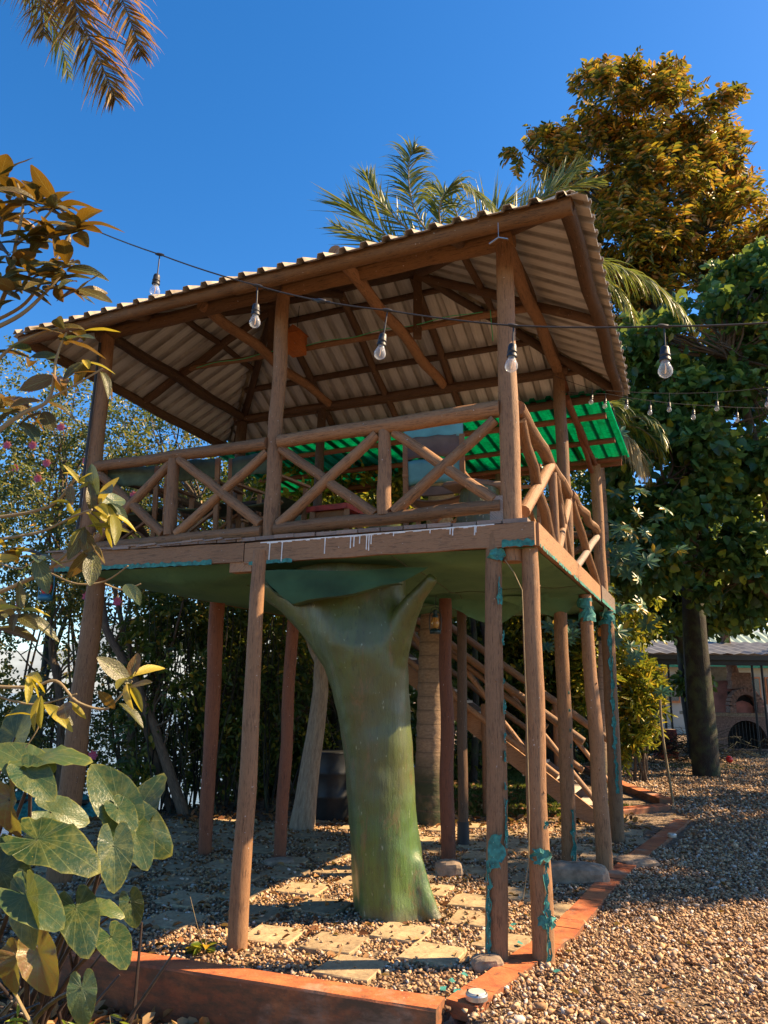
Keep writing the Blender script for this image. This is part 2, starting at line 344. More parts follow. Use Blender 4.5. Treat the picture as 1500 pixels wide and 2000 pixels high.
def mk_stone():
    k = NT('gravel_stones'); ge = k.n('ShaderNodeNewGeometry')
    c = k.ramp(ge.outputs['Random Per Island'], [(0, (.12, .065, .035)), (.2, (.34, .18, .08)), (.42, (.55, .33, .16)), (.55, (.27, .18, .12)), (.72, (.64, .41, .20)), (.88, (.58, .44, .30)), (.97, (.62, .54, .44)), (1, (.7, .64, .56))])
    v = k.coord(); c = k.mix(k.ramp(k.noise(v, 60, 4), [(.4, g(.4)), (.6, g(0))]), c, (.15, .09, .05)); k.base(c); k.set(Roughness=.8); k.bump(k.noise(v, 120, 3), .3, .003); return k.m
M_stone = mk_stone()
def mk_ground():
    k = NT('gravel_and_soil_ground'); v = k.coord(); vo = k.n('ShaderNodeTexVoronoi'); vo.inputs['Scale'].default_value = 26; k.l(v, vo.inputs['Vector'])
    c = k.ramp(vo.outputs['Color'], [(.1, (.08, .05, .03)), (.5, (.24, .16, .09)), (.9, (.42, .31, .21))])
    n = k.noise(v, .35, 5, .6); soil = k.ramp(k.noise(v, 9, 8, .7), [(.3, (.035, .022, .014)), (.7, (.12, .08, .045))])
    grass = k.ramp(k.noise(v, 30, 6, .7), [(.3, (.03, .05, .01)), (.7, (.10, .14, .03))])
    c = k.mix(.45, c, soil)
    k.base(c); k.set(Roughness=.95); k.bump(vo.outputs['Distance'], .9, .03); return k.m
M_ground = mk_ground()
M_soil = simple('dark_soil', (.055, .035, .02), .95, 0, .5, 9, .8)
M_grassmat = leafmat('lawn_grass', [(0, (.03, .06, .008)), (.5, (.08, .14, .02)), (1, (.2, .22, .05))], .35)
M_conc = simple('rough_concrete', (.26, .19, .13), .95, 0, .4, 14, .9)
M_drytl = leafmat('dry_leaf_litter', [(0, (.10, .035, .015)), (.4, (.22, .09, .035)), (.7, (.32, .17, .07)), (1, (.40, .28, .14))], .15, .7, .2)
M_metal = simple('brushed_metal', (.5, .47, .42), .35, .8, .2)
def mk_glass():
    k = NT('clear_bulb_glass'); k.base((.85, .88, .9)); k.set(Roughness=.05, Specular_IOR_Level=.9); tr = k.n('ShaderNodeBsdfTransparent'); tr.inputs[0].default_value = (.96, .97, .98, 1)
    lw = k.n('ShaderNodeLayerWeight'); lw.inputs[0].default_value = .45; f = k.ramp(lw.outputs['Facing'], [(0, g(.14)), (.6, g(.3)), (1, g(.85))]); mx = k.n('ShaderNodeMixShader')
    k.l(f, mx.inputs[0]); k.l(tr.outputs[0], mx.inputs[1]); k.l(k.p.outputs[0], mx.inputs[2]); k.l(mx.outputs[0], k.out.inputs[0]); return k.m
M_glass = mk_glass()
k = NT('bulb_filament'); k.base((.9, .5, .2)); k.set(Roughness=.4); M_fil = k.m
k = NT('lake_water'); k.base((.10, .17, .24)); k.set(Roughness=.12, Specular_IOR_Level=.8); k.bump(k.noise(k.coord('Object', (1, 2.5, 1)), 1.6, 5, .6), .7, .2); M_water = k.m

# ------------------------------------------------------------------ foliage generators (numpy)
def rnd_unit(n):
    v = NP.normal(size=(n, 3)); return v / np.linalg.norm(v, axis=1, keepdims=True)
def unit(a): return a / (np.linalg.norm(a, axis=1, keepdims=True) + 1e-9)
def leaves(P, D, L, Wd, up=None, fold=.18, droop=.12):
    """leaf faces: base points P, directions D, lengths L, widths Wd -> V,F,(two folded quads per leaf)"""
    n = len(P); D = unit(D)
    if up is None: up = rnd_unit(n) * .55 + np.array([0, 0, 1.])
    S = unit(np.cross(D, up)); N = np.cross(S, D)
    L = np.broadcast_to(L, n)[:, None]; Wd = np.broadcast_to(Wd, n)[:, None]
    v0 = P; v3 = P + D * L - N * L * droop
    a = P + D * L * .32; b = P + D * L * .70 - N * L * droop * .35
    l1 = a + S * Wd * .5 + N * Wd * fold; l2 = b + S * Wd * .42 + N * Wd * fold * .8
    r1 = a - S * Wd * .5 + N * Wd * fold; r2 = b - S * Wd * .42 + N * Wd * fold * .8
    V = np.stack([v0, l1, l2, v3, r2, r1], 1).reshape(-1, 3)
    k = np.arange(n)[:, None] * 6
    F = np.concatenate([k + np.array([0, 1, 2, 3]), k + np.array([0, 3, 4, 5])], 0)
    return V, F
def sprigs(C, D, Ls, nl, leafL, leafW, spread=1.0, droop=.25, gravity=.25, pinnate=False):
    n = len(C); D = unit(D); t = (np.arange(nl) + .5) / nl
    side = np.where(np.arange(nl) % 2 == 0, 1., -1.)
    up = rnd_unit(n) * (.35 if pinnate else 1.) + np.array([0, 0, .8]); S = unit(np.cross(D, up)); U_ = np.cross(S, D)
    P = C[:, None, :] + D[:, None, :] * (t[None, :, None] * np.broadcast_to(Ls, n)[:, None, None])
    P[:, :, 2] -= gravity * (t[None, :] ** 2) * np.broadcast_to(Ls, n)[:, None]
    jit = NP.normal(size=P.shape) * (.12 if pinnate else .38)
    dd = S[:, None, :] * side[None, :, None] * spread + D[:, None, :] * .55 + jit; dd[:, :, 2] -= gravity
    sz = NP.uniform(.65, 1.2, size=(n, nl))
    ups = np.repeat(U_, nl, 0) + rnd_unit(n * nl) * (.25 if pinnate else .55)
    return leaves(P.reshape(-1, 3), dd.reshape(-1, 3), (leafL * sz).ravel(), (leafW * sz).ravel(), ups, droop=droop)
def ellipsoid_clumps(blobs, dens):
    """blobs: (centre, radii, n) -> sprig origins and outward directions, denser near the surface, in small clumps"""
    C = []; D = []
    for c, r, n in blobs:
        c = np.asarray(c, float); r = np.asarray(r, float); m = max(4, int(n / dens))
        d = rnd_unit(m); rad = NP.uniform(.35, 1., m) ** .45
        cc = c + d * r * rad[:, None]
        k = NP.integers(0, m, n); off = NP.normal(size=(n, 3)) * r.mean() * .13
        C.append(cc[k] + off); D.append(unit(d[k] + NP.normal(size=(n, 3)) * .6))
    return np.concatenate(C), np.concatenate(D)
def curve(p0, p1, bend=.1, n=8, sag=0.):
    p0 = np.asarray(p0, float); p1 = np.asarray(p1, float); L = np.linalg.norm(p1 - p0); o = np.array([R.uniform(-1, 1), R.uniform(-1, 1), R.uniform(-.5, .5)]) * bend * L
    q = np.array([R.uniform(-1, 1), R.uniform(-1, 1), 0]) * bend * .5 * L
    return [p0 + (p1 - p0) * t + o * math.sin(math.pi * t) + q * math.sin(2 * math.pi * t) + np.array([0, 0, -sag * L]) * math.sin(math.pi * t) for t in np.linspace(0, 1, n)]
def tree(name, label, cat, base, blobs, trunks, mat_leaf, mat_bark, leafL, leafW, nl=6, Ls=.3, dens=14, group=None, spread=1., grav=.25, pin=False, limb_r=.04, droop=.2, up_to=None, nlimb=None):
    t = root(name, base, label, cat, group)
    mb = MB()
    for pts, r0, r1 in trunks:
        n = len(pts); mb.tube(pts, list(np.linspace(r0, r1, n)), 10, True, .08)
    obj('trunk', mb, mat_bark, t)
    lb = MB(); tops = [np.asarray(pts[-1], float) for pts, _, _ in trunks]
    mids = [np.asarray(pts[len(pts) // 2], float) for pts, _, _ in trunks]
    for c, r, n in blobs:
        c = np.asarray(c, float); r = np.asarray(r, float)
        a = min(tops + mids, key=lambda q: np.linalg.norm(q - c) + (2 if q[2] > c[2] + r[2] else 0))
        for _ in range(nlimb or 4):
            e = c + rnd_unit(1)[0] * r * .75
            pts = curve(a, e, .12, 8); lb.tube(pts, list(np.linspace(limb_r, limb_r * .25, 8)), 6, False, .05)
            for _ in range(3):
                q = pts[R.randint(3, 6)]; e2 = q + rnd_unit(1)[0] * r * .5
                lb.tube(curve(q, e2, .15, 5), list(np.linspace(limb_r * .4, limb_r * .1, 5)), 5, False)
    obj('limbs', lb, mat_bark, t)
    C, D = ellipsoid_clumps(blobs, dens); V, F = sprigs(C, D, Ls, nl, leafL, leafW, spread, droop, grav, pin)
    raw_obj('crown', V, F, mat_leaf, t)
    return t

# ================================================================== GROUND AND SETTING
KA, KB = np.array([-2.15, 5.50]), np.array([.34, 4.62])              # front kerb centreline ends
KR = [gnd(*p)[:2] for p in ((905, 1970), (1022, 1884), (1092, 1838), (1184, 1733), (1235, 1686), (1292, 1641), (1333, 1606))]
def zground(x, y):
    """terrain height: level garden, lower bed in front of the kerb, bank down to the lake at left and behind"""
    d = KB - KA; nn = np.array([d[1], -d[0]]) / np.linalg.norm(d)
    s = (x - KA[0]) * nn[0] + (y - KA[1]) * nn[1]                     # >0 in front of the kerb
    z = np.zeros_like(x)
    low = (s > -.02) & (x < .42)
    z = np.where(low, -.24, z)
    b = np.clip((-x - 4.6 + (12.5 - y) * .45) / 3., 0, 1); b2 = np.clip((y - 13.2 - (x + 1.5) * 1.1) / 3.5, 0, 1) * (x < 2)
    z = z - 1.6 * np.maximum(np.where(y > 8, b * b * (3 - 2 * b), 0), b2 * b2 * (3 - 2 * b2))
    return z
def ground_sheet():
    xs = np.concatenate([np.array([-60., -40, -28, -20, -15]), np.arange(-12, -4, .5), np.arange(-4, 3, .1), np.arange(3, 16, .5), np.array([18, 22, 30, 45, 70, 110, 200, 400.])])
    ys = np.concatenate([np.array([-60, -20., -6, -3, 0, 2]), np.arange(3, 7, .1), np.arange(7, 30, .5), np.array([32, 36, 42, 60, 100, 200, 500.])])
    X, Y = np.meshgrid(xs, ys); Z = zground(X, Y) - .012
    Z = np.where((X < -12) & (Y > 6), -1.62, Z)
    V = np.stack([X.ravel(), Y.ravel(), Z.ravel()], 1); nx, ny = len(xs), len(ys)
    i, j = np.meshgrid(np.arange(nx - 1), np.arange(ny - 1)); k = (j * nx + i).ravel()
    F = np.stack([k, k + 1, k + nx + 1, k + nx], 1)
    return raw_obj('ground', V, F, M_ground, kind='structure', smooth=True)
tag(ground_sheet(), 'brown soil and gravel garden ground round the treehouse')
mb = MB(); mb.add([(-400, 9, -1.15), (-3.4, 9, -1.15), (-3.4, 13, -1.15), (3, 19, -1.15), (3, 600, -1.15), (-400, 600, -1.15)], [(0, 1, 2, 3, 4, 5)])
tag(obj('lake_water', mb, M_water, smooth=False), 'bright blue lake glimpsed through the shrubs', kind='structure')
# far shore hills
mb = MB()
for y0, hh, ph in ((300, 26, 0), (420, 46, 2)):
    pts = []; n = 40
    for i in range(n + 1):
        x = -420 + 1000 * i / n; h = hh * (.55 + .3 * math.sin(i * .5 + ph) + .15 * math.sin(i * 1.7 + ph))
        pts += [(x, y0, -1.2), (x, y0 + 40, h)]
    mb.add(pts, [(2 * i, 2 * i + 2, 2 * i + 3, 2 * i + 1) for i in range(n)])
tag(obj('far_hills', mb, simple('hazy_hill', (.30, .36, .38), 1, 0, .2, .05, 0)), 'pale hazy hills on the far shore of the lake', kind='structure')  # distance haze is put into the pale hill colour

# gravel: real stones near, material beyond
def in_patio(x, y):
    d = KB - KA; s = (x - KA[0]) * d[1] - (y - KA[1]) * d[0]; ok = s < 0
    px = np.interp(y, [p[1] for p in KR], [p[0] for p in KR]); return ok & (x < px - .08) & (x > -4.2 - (y - 6) * .05)
ICO_V = []; PHI = (1 + 5 ** .5) / 2
for a, b in ((1, PHI), (-1, PHI), (1, -PHI), (-1, -PHI)):
    ICO_V += [(0, a, b), (a, b, 0), (b, 0, a)]
ICO_V = np.array(ICO_V) / math.sqrt(1 + PHI ** 2)
def hullfaces(v):
    F = []
    for i in range(12):
        for j in range(i + 1, 12):
            for k_ in range(j + 1, 12):
                if all(abs(np.linalg.norm(v[a] - v[b]) - 1.0515) < .02 for a, b in ((i, j), (j, k_), (i, k_))):
                    nn = np.cross(v[j] - v[i], v[k_] - v[i]); F.append((i, j, k_) if nn @ v[i] > 0 else (i, k_, j))
    return np.array(F)
ICO_F = hullfaces(ICO_V)
OCT_V = np.array([(1, 0, 0), (-1, 0, 0), (0, 1, 0), (0, -1, 0), (0, 0, 1), (0, 0, -1.)]); OCT_F = np.array([(0, 2, 4), (2, 1, 4), (1, 3, 4), (3, 0, 4), (2, 0, 5), (1, 2, 5), (3, 1, 5), (0, 3, 5)])
def stones(name, P, size, tv, tf, label):
    n = len(P); m = len(tv)
    ax = NP.uniform(.55, 1.25, (n, 1, 3)); ax[:, :, 2] *= .75
    V = (tv[None] + NP.normal(size=(n, m, 3)) * .27) * ax * size[:, None, None]
    a, b, c = rnd_unit(n), rnd_unit(n), None; b = unit(np.cross(a, b)); c = np.cross(a, b)
    tilt = NP.uniform(0, 1, (n, 1)) ** 1
    M = np.stack([a, b, c], 1); V = np.einsum('nij,njk->nik', V, M); V[:, :, 2] *= .8
    V += P[:, None, :]
    F = (tf[None] + (np.arange(n) * m)[:, None, None]).reshape(-1, 3)
    o = raw_obj(name, V.reshape(-1, 3), F, M_stone, kind='stuff'); o['label'] = label
    return o
def scatter(x0, x1, y0, y1, dens, test):
    n = int((x1 - x0) * (y1 - y0) * dens); x = NP.uniform(x0, x1, n); y = NP.uniform(y0, y1, n); k = test(x, y); x, y = x[k], y[k]
    return x, y
def path_edge(y): return np.interp(y, [p[1] for p in KR], [p[0] for p in KR])
x, y = scatter(.2, 5.6, 3.3, 9.2, 2300, lambda x, y: (x > path_edge(y) + .085 + np.where(y < 4.6, (4.6 - y) * .5 - .1, 0)) & (x < .65 * y + .4))
kq = NP.uniform(size=len(x)) < np.clip(1.25 - (y - 5) * .16, .55, 1) * (1 - .35 * (np.sin(x * 1.7 + y * 2.3) * np.sin(y * 1.3 - x * 2.9) > .55)); x, y = x[kq], y[kq]; s_ = NP.uniform(.0075, .0165, len(x)) * NP.uniform(.6, 1.35, len(x)) * np.clip(1 + (y - 6) * .08, 1, 1.3) * np.where(NP.uniform(size=len(x)) < .05, 1.7, 1.) * (1 + .18 * np.sin(x * 2.1 + 1.3 * np.sin(y * 1.7)) * np.sin(y * 2.6 + x))
stones('path_gravel', np.stack([x, y, NP.uniform(-.008, .026, len(x))], 1), s_, ICO_V, ICO_F, 'sunlit tan and white gravel stones of the path')
x, y = scatter(2.5, 15, 9.2, 24, 400, lambda x, y: (NP.uniform(size=len(x)) < np.clip(1.6 - y * .06, .2, 1)) & (x > np.interp(y, [9, 11, 13, 17, 24], [3.1, 4.2, 4.4, 3.8, 6]) + .1) & (x < .62 * y + .5))
stones('distant_path_gravel', np.stack([x, y, NP.uniform(-.012, .012, len(x))], 1), NP.uniform(.018, .034, len(x)), OCT_V, OCT_F, 'gravel of the path in dappled tree shade')
# leaf litter
def litter(name, x, y, z, lo, hi, label, zf=.3):
    n = len(x); D = rnd_unit(n); D[:, 2] *= zf; L = NP.uniform(lo, hi, n)
    V, F = leaves(np.stack([x, y, z + NP.uniform(.0, .03, n)], 1), D, L, L * NP.uniform(.4, .65, n), rnd_unit(n) * .6 + np.array([0, 0, 1.]), .25, .3)
    o = raw_obj(name, V, F, M_drytl, kind='stuff'); o['label'] = label
x, y = scatter(-4.2, 3, 5, 11, 110, lambda x, y: in_patio(x, y) & (NP.uniform(size=len(x)) < np.clip((y - 4.8) * .35 + (-x) * .2, .04, 1)))
litter('patio_leaf_litter', x, y, np.full(len(x), .005), .03, .08, 'dry brown leaves lying on the shaded patio')
x, y = scatter(-4.5, -.2, 3.2, 6.2, 520, lambda x, y: ~in_patio(x, y) & ((x - KA[0]) * (KB - KA)[1] - (y - KA[1]) * (KB - KA)[0] > .25) )
litter('bed_leaf_litter', x, y, zground(x, y), .04, .12, 'dry curled leaves covering the planting bed', .8)
x, y = scatter(-4.5, 6, 10, 15, 60, lambda x, y: (zground(x, y) > -.5) & (x < 3.6))
litter('back_leaf_litter', x, y, zground(x, y), .05, .13, 'fallen leaves under the shrubs at the back', .6)

x, y = scatter(1, 9, 4, 14, 7, lambda x, y: (x > path_edge(y) + .1) & (x < .6 * y + .4))
litter('path_leaf_litter', x, y, np.full(len(x), .02), .03, .07, 'a few dry leaves fallen on the gravel path')
# lawn tufts behind the stairs and on the right
def grass(name, x, y, hgt, label):
    n = len(x); z = zground(x, y); D = rnd_unit(n) * .5 + np.array([0, 0, 1.]); L = NP.uniform(.4, 1.1, n) * hgt
    V, F = leaves(np.stack([x, y, z - .01], 1), D, L, L * .12 + .004, rnd_unit(n), .1, .3); o = raw_obj(name, V, F, M_grassmat, kind='stuff'); o['label'] = label
x, y = scatter(-.5, 4.6, 11, 17.5, 1500, lambda x, y: (x < np.interp(y, [11, 12.2, 13.5, 18], [3.0, 4.0, 3.3, 3.4])) & (y > 11.2 + np.abs(np.sin(x * 2)) * .1))
grass('lawn_grass', x, y, .06, 'short green lawn behind the stairs with sun patches')
x, y = scatter(6, 10.5, 17.5, 21, 260, lambda x, y: np.sin(x * 1.7 + 1) + np.cos(y * 2.3) > .5)
grass('far_lawn_grass', x, y, .05, 'patchy grass in front of the dark tree by the oven')
x, y = scatter(-1.2, .35, 3.6, 4.9, 260, lambda x, y: ((x - KA[0]) * (KB - KA)[1] - (y - KA[1]) * (KB - KA)[0] > .3))
n = len(x); V, F = leaves(np.stack([x, y, zground(x, y) + NP.uniform(0, .07, n)], 1), rnd_unit(n) * np.array([1, 1, .4]), NP.uniform(.012, .03, n), NP.uniform(.012, .026, n), None)
M_clover = leafmat('yellow_green_clover', [(0, (.10, .16, .02)), (1, (.34, .36, .05))], .4)
tag(raw_obj('clover_ground_cover', V, F, M_clover, kind='stuff'), 'tiny yellow green clover below the front kerb')

# kerbs
def kerb(pts, wd, z0, z1, name, label, seg=.3):
    P = []
    for a, b in zip(pts[:-1], pts[1:]):
        a, b = np.asarray(a, float), np.asarray(b, float); n = max(1, int(np.linalg.norm(b - a) / seg))
        P += [a + (b - a) * i / n for i in range(n)]
    P.append(np.asarray(pts[-1], float)); mb = MB(); n = len(P); vs = []; uv = []
    for i, p in enumerate(P):
        t = nrm(P[min(i + 1, n - 1)] - P[max(i - 1, 0)]); q = np.array([-t[1], t[0]]); j = R.uniform(-.004, .004)
        prof = [(-.5, z0), (-.5, z1 - .012), (-.46, z1), (.46, z1), (.5, z1 - .012), (.5, z0)]
        for o, z in prof: c = p + q * wd * (o + j); vs.append((c[0], c[1], z + (R.uniform(-.003, .003) if z > z0 else 0)))
    fs = [(i * 6 + k, i * 6 + k + 1, (i + 1) * 6 + k + 1, (i + 1) * 6 + k) for i in range(n - 1) for k in range(5)]
    fs += [tuple(range(6))[::-1], tuple((n - 1) * 6 + k for k in range(6))]
    mb.add(vs, [tuple(reversed(f)) for f in fs]); o = obj(name, mb, M_terra, smooth=False); tag(o, label, kind='structure'); return o
kerb([KA, KB], .19, -.3, .045, 'kerb', 'terracotta painted front kerb along the planting bed')
kt_ = root('tiled_kerb', (*KR[2], 0), 'terracotta tiled kerb running back beside the gravel path', None); kt_['kind'] = 'structure'
for a_, b_ in zip(KR[:-1], KR[1:]):
    Ls = np.linalg.norm(b_ - a_); n_ = max(1, int(round(Ls / .21))); d_ = (b_ - a_) / Ls
    for i_ in range(n_):
        c_ = a_ + d_ * Ls * (i_ + .5) / n_; mb = MB(); tl = R.uniform(-.012, .012); mb.box((c_[0], c_[1], -.007 + R.uniform(-.003, .003)), Ls / n_ - .004 + (.05 if i_ == 0 else 0), .188 + R.uniform(-.006, .006), .086, (d_[0] + tl * d_[1], d_[1] - tl * d_[0], R.uniform(-.01, .01)), (-d_[1], d_[0], 0), None, .002); obj('kerb_tile', mb, M_terra, kt_, False)
kerb([gnd(1185, 1592)[:2], gnd(1300, 1580)[:2]], .2, -.05, .07, 'kerb', 'short reddish kerb crossing behind the stair foot')
kerb([gnd(1150, 1505)[:2], gnd(1215, 1540)[:2], gnd(1302, 1572)[:2]], .22, -.05, .10, 'kerb', 'brown kerb along the lawn edge by the path')

# paved floor: pavers as parts
patio = root('patio_floor', (-.3, 7.5, 0), 'checkered patio of square sandstone pavers under the treehouse', None); del patio['label']
patio['kind'] = 'structure'; patio['label'] = 'checkered patio of square sandstone pavers under the treehouse'
TP = [(-.75, 5.89), (-.30, 5.72), (.17, 5.97), (-.17, 5.25), (.36, 5.53), (-.97, 6.41), (-.46, 6.60), (-.66, 7.16), (-.90, 7.72), (-.40, 7.86), (-.52, 8.44), (-.67, 9.07), (-.84, 9.67), (-1.27, 8.81), (-1.52, 8.02), (-2.0, 7.95), (-1.86, 7.36), (-1.60, 6.76), (-1.53, 6.20), (.74, 6.33), (.86, 5.80), (1.47, 6.58), (.78, 6.80), (1.20, 7.05), (1.07, 8.58), (.91, 7.93), (1.44, 8.17), (2.02, 9.50), (1.55, 8.92), (3.05, 9.45),
      (-2.3, 6.6), (-2.6, 7.3), (-2.2, 8.7), (-2.8, 8.2), (-3.2, 7.0), (-1.7, 9.3), (-.1, 9.4), (.5, 9.1), (.2, 8.3), (1.0, 9.9), (1.7, 7.7), (-2.4, 9.5), (1.45, 10.2), (2.5, 8.6), (.35, 10.0), (-2.2, 5.95)]
TP = TP[:30]; Bq = np.array([-.30, 5.72])
for i in range(-14, 14):
    for j in range(-16, 16):
        q_ = Bq + i * np.array([.50, .23]) + j * np.array([.125, -.50]) + np.array([R.uniform(-.02, .02), R.uniform(-.02, .02)])
        if -3.7 < q_[0] < 3.3 and 5.9 < q_[1] < 10.5 and bool(in_patio(np.array([q_[0] + .28]), np.array([q_[1]]))[0]) and min(math.hypot(q_[0] - a, q_[1] - b) for a, b in TP) > .43 and math.hypot(q_[0] - .08, q_[1] - 6.5) > .6: TP.append(tuple(q_))
pm = []
for q in range(6):
    bb = MB(); n = 6; vs = []
    for zz, ins in ((-.03, 0), (.0, 0), (.006, .006)):
        for i in range(4 * n):
            sd_, t = divmod(i, n); t = t / n * 2 - 1; h = .185 - ins + R.uniform(-.004, .004)
            p = [(t * h, -h), (h, t * h), (-t * h, h), (-h, -t * h)][sd_]; vs.append((p[0], p[1], zz))
    m = 4 * n; fs = [(r * m + i, r * m + (i + 1) % m, (r + 1) * m + (i + 1) % m, (r + 1) * m + i) for r in range(2) for i in range(m)]; fs.append(tuple(range(2 * m, 3 * m)))
    bb.add(vs, fs); pm.append(mesh_of('paver', bb, (0, 0, 0), M_paver, False))
for i, (x, y) in enumerate(TP):
    M = Matrix.Translation((x, y, .012 + R.uniform(-.004, .006))) @ Matrix.Rotation(-.36 + R.uniform(-.07, .07), 4, 'Z') @ Matrix.Rotation(R.uniform(-.012, .012), 4, 'X')
    inst('paver', pm[i % 6], M, patio)
x, y = scatter(-4.2, 3.2, 4.5, 10.6, 1500, lambda x, y: in_patio(x, y))
ca_, sa_ = math.cos(-.36), math.sin(-.36); on = np.zeros(len(x), bool)
for a, b in TP: dx_, dy_ = x - a, y - b; on |= (np.abs(dx_ * ca_ + dy_ * sa_) < .182) & (np.abs(-dx_ * sa_ + dy_ * ca_) < .182)
kq = ~on | (NP.uniform(size=len(x)) < .035); x, y, on = x[kq], y[kq], on[kq]
stones('patio_gravel', np.stack([x, y, np.where(on, .026, NP.uniform(-.012, .014, len(x)))], 1), NP.uniform(.008, .019, len(x)), ICO_V, ICO_F, 'brown gravel between the square pavers under the treehouse')
# back edging stones of the patio
eg = [gnd(x, y, .0) for x, y in ((1000, 1606), (1060, 1606), (1125, 1608), (940, 1606))]

def rock(mb, c, sx, sy, sz, rot=0, n=3, rough=.12):
    vs = []; N = 9
    for i in range(N + 1):
        ph = math.pi * i / N - math.pi / 2
        for j in range(14):
            th = 2 * math.pi * j / 14; e = 3.2
            cx, sx_, cz = math.cos(th), math.sin(th), math.sin(ph); cc = math.cos(ph)
            f = lambda v_: math.copysign(abs(v_) ** (2 / e), v_)
            r = 1 + rough * math.sin(th * 3 + i) * .5 + R.uniform(-rough, rough) * .35
            X, Y = f(cc) * f(cx) * sx / 2 * r, f(cc) * f(sx_) * sy / 2 * r
            vs.append((c[0] + X * math.cos(rot) - Y * math.sin(rot), c[1] + X * math.sin(rot) + Y * math.cos(rot), c[2] + f(cz) * sz / 2 * (1 + R.uniform(-.06, .06))))
    mb.add(vs, [(i * 14 + j, i * 14 + (j + 1) % 14, (i + 1) * 14 + (j + 1) % 14, (i + 1) * 14 + j) for i in range(N) for j in range(14)])
for (px, py, sx, sy, sz, rt, lab) in ((877, 1710, .26, .2, .17, .1, 'rough square concrete footing under the red brown pole right of the trunk'), (1125, 1722, .62, .3, .2, -.2, 'broad broken concrete footing slab at the two right hand poles'),
                                  (546, 1688, .30, .22, .07, .4, 'low flat concrete footing under the thin red pole behind the middle leg'), (1243, 1690, .4, .35, .1, .3, 'dark stone block between rear right pole and kerb'), (952, 1893, .2, .14, .10, .2, 'small brown stone at the foot of the front netted pole')):
    mb = MB(); p = gnd(px, py); rock(mb, (p[0], p[1], sz * .32), sx, sy, sz, rt); tag(obj('concrete_footing', mb, M_conc, smooth=False), lab, 'footing', 'concrete footings at the pole feet')

# ================================================================== TREEHOUSE
ZB, ZT = 2.715, 2.885
th = root('treehouse', W(2, 2.3, 0), 'brown log treehouse platform with corrugated iron roof and crossed log railings', 'treehouse')
def part(name, mb, mat, parent=None, smooth=True, label=None):
    o = obj(name, mb, mat, parent if parent is not None else th, smooth)
    if label: o['label'] = label
    return o
# legs: (base xy, top x offset, z top, r0, r1, material)
legs = [((-.95, 5.62), (-.94, 5.68), 2.72, .068, .052, M_wood), ((.76, 5.39), (.81, 5.45), 2.86, .075, .058, M_wood), ((1.06, 5.40), (1.06, 5.42), 2.73, .074, .062, M_wood), ((2.78, 9.49), (2.80, 9.49), 2.70, .085, .078, M_wood),
        ((2.20, 7.97), (2.13, 7.97), 2.70, .078, .068, M_wood), ((.68, 8.13), (.67, 8.13), 2.66, .072, .068, M_wood_red), ((-1.03, 8.37), (-.98, 8.37), 2.66, .062, .070, M_wood_red), ((-1.84, 8.57), (-1.87, 8.57), 2.66, .072, .085, M_wood_red),
        ((.94, 9.17), (.95, 9.17), 2.66, .062, .055, M_wood_d), ((1.91, 8.20), (1.92, 8.20), 2.66, .080, .070, M_wood), (tuple(W(4.22, .12, 0)[:2]), tuple(W(4.12, .12, 0)[:2]), 2.72, .115, .085, M_wood), (tuple(W(4.0, 4.7, 0)[:2]), tuple(W(4.0, 4.7, 0)[:2]), 2.7, .07, .06, M_wood_d)]
legobs = []
for (bx, tp, zt, r0, r1, m_) in legs:
    mb = MB(); mb.log((bx[0], bx[1], -.05), (tp[0], tp[1], zt), r0, r1, .014, 14, .045, 16, 3); legobs.append(part('leg', mb, m_))
legobs[5]['label'] = 'red brown leg just right of the tree trunk'; legobs[6]['label'] = 'thin dark red leg behind the middle leg'; legobs[7]['label'] = 'dark red leg in front of the thicket'
# teal netting remnants stapled to legs
def netting(leg_i, z0, z1, th0, wdt, r_off=.006, torn=0, seed=0):
    (bx, tp, zt, r0, r1, _m) = legs[leg_i]; mb = MB(); n = max(4, int((z1 - z0) / .035)); vs = []; K = 7
    for i in range(n + 1):
        z = z0 + (z1 - z0) * i / n; t = z / zt; cx, cy = bx[0] + (tp[0] - bx[0]) * t, bx[1] + (tp[1] - bx[1]) * t; r = (r0 + (r1 - r0) * t) * 1.07 + r_off
        ww = wdt * (1 + R.uniform(-.45, .45)) * (1 + torn * math.sin(i * .9 + seed)); off = R.uniform(-.25, .25) * wdt
        for k_ in range(K):
            a = th0 + (off + ww * (k_ / (K - 1) - .5)) / r; rr = r + (R.uniform(0, .014) if k_ in (0, K - 1) or R.random() < .2 else 0)
            vs.append((cx + math.cos(a) * rr, cy + math.sin(a) * rr, z + R.uniform(-.008, .008)))
    fs = [(i * K + k_, i * K + k_ + 1, (i + 1) * K + k_ + 1, (i + 1) * K + k_) for i in range(n) for k_ in range(K - 1) if R.random() > .06 + torn * .12]
    mb.add(vs, fs); part('netting_strip', mb, M_teal, legobs[leg_i], False)
    sb = MB()
    for q in range(int((z1 - z0) / .045)):
        z = z0 + (q + .5) * .045; t = z / zt; r = (r0 + (r1 - r0) * t) * 1.07 + r_off + .006; cx, cy = bx[0] + (tp[0] - bx[0]) * t, bx[1] + (tp[1] - bx[1]) * t
        a = th0 + R.uniform(-.12, .12); d = np.array([math.cos(a), math.sin(a), 0]); sb.box(np.array([cx, cy, z]) + d * r, .005, .009, .005, d)
    if sb.v: part('staples', sb, M_white, legobs[leg_i], False)
S_ = -math.pi / 2
netting(1, .02, .62, S_ - .75, .035, torn=.0); netting(1, .58, .78, S_ - .25, .10, .010, .4); netting(1, .7, 1.0, S_ + .75, .022, torn=.5)
for z in (1.06, 1.24, 1.36, 1.55, 1.75, 2.02): netting(1, z, z + R.uniform(.03, .10), S_ + .75, .016, torn=.3)
netting(1, 2.30, 2.50, S_ + .3, .03, .01, .4)
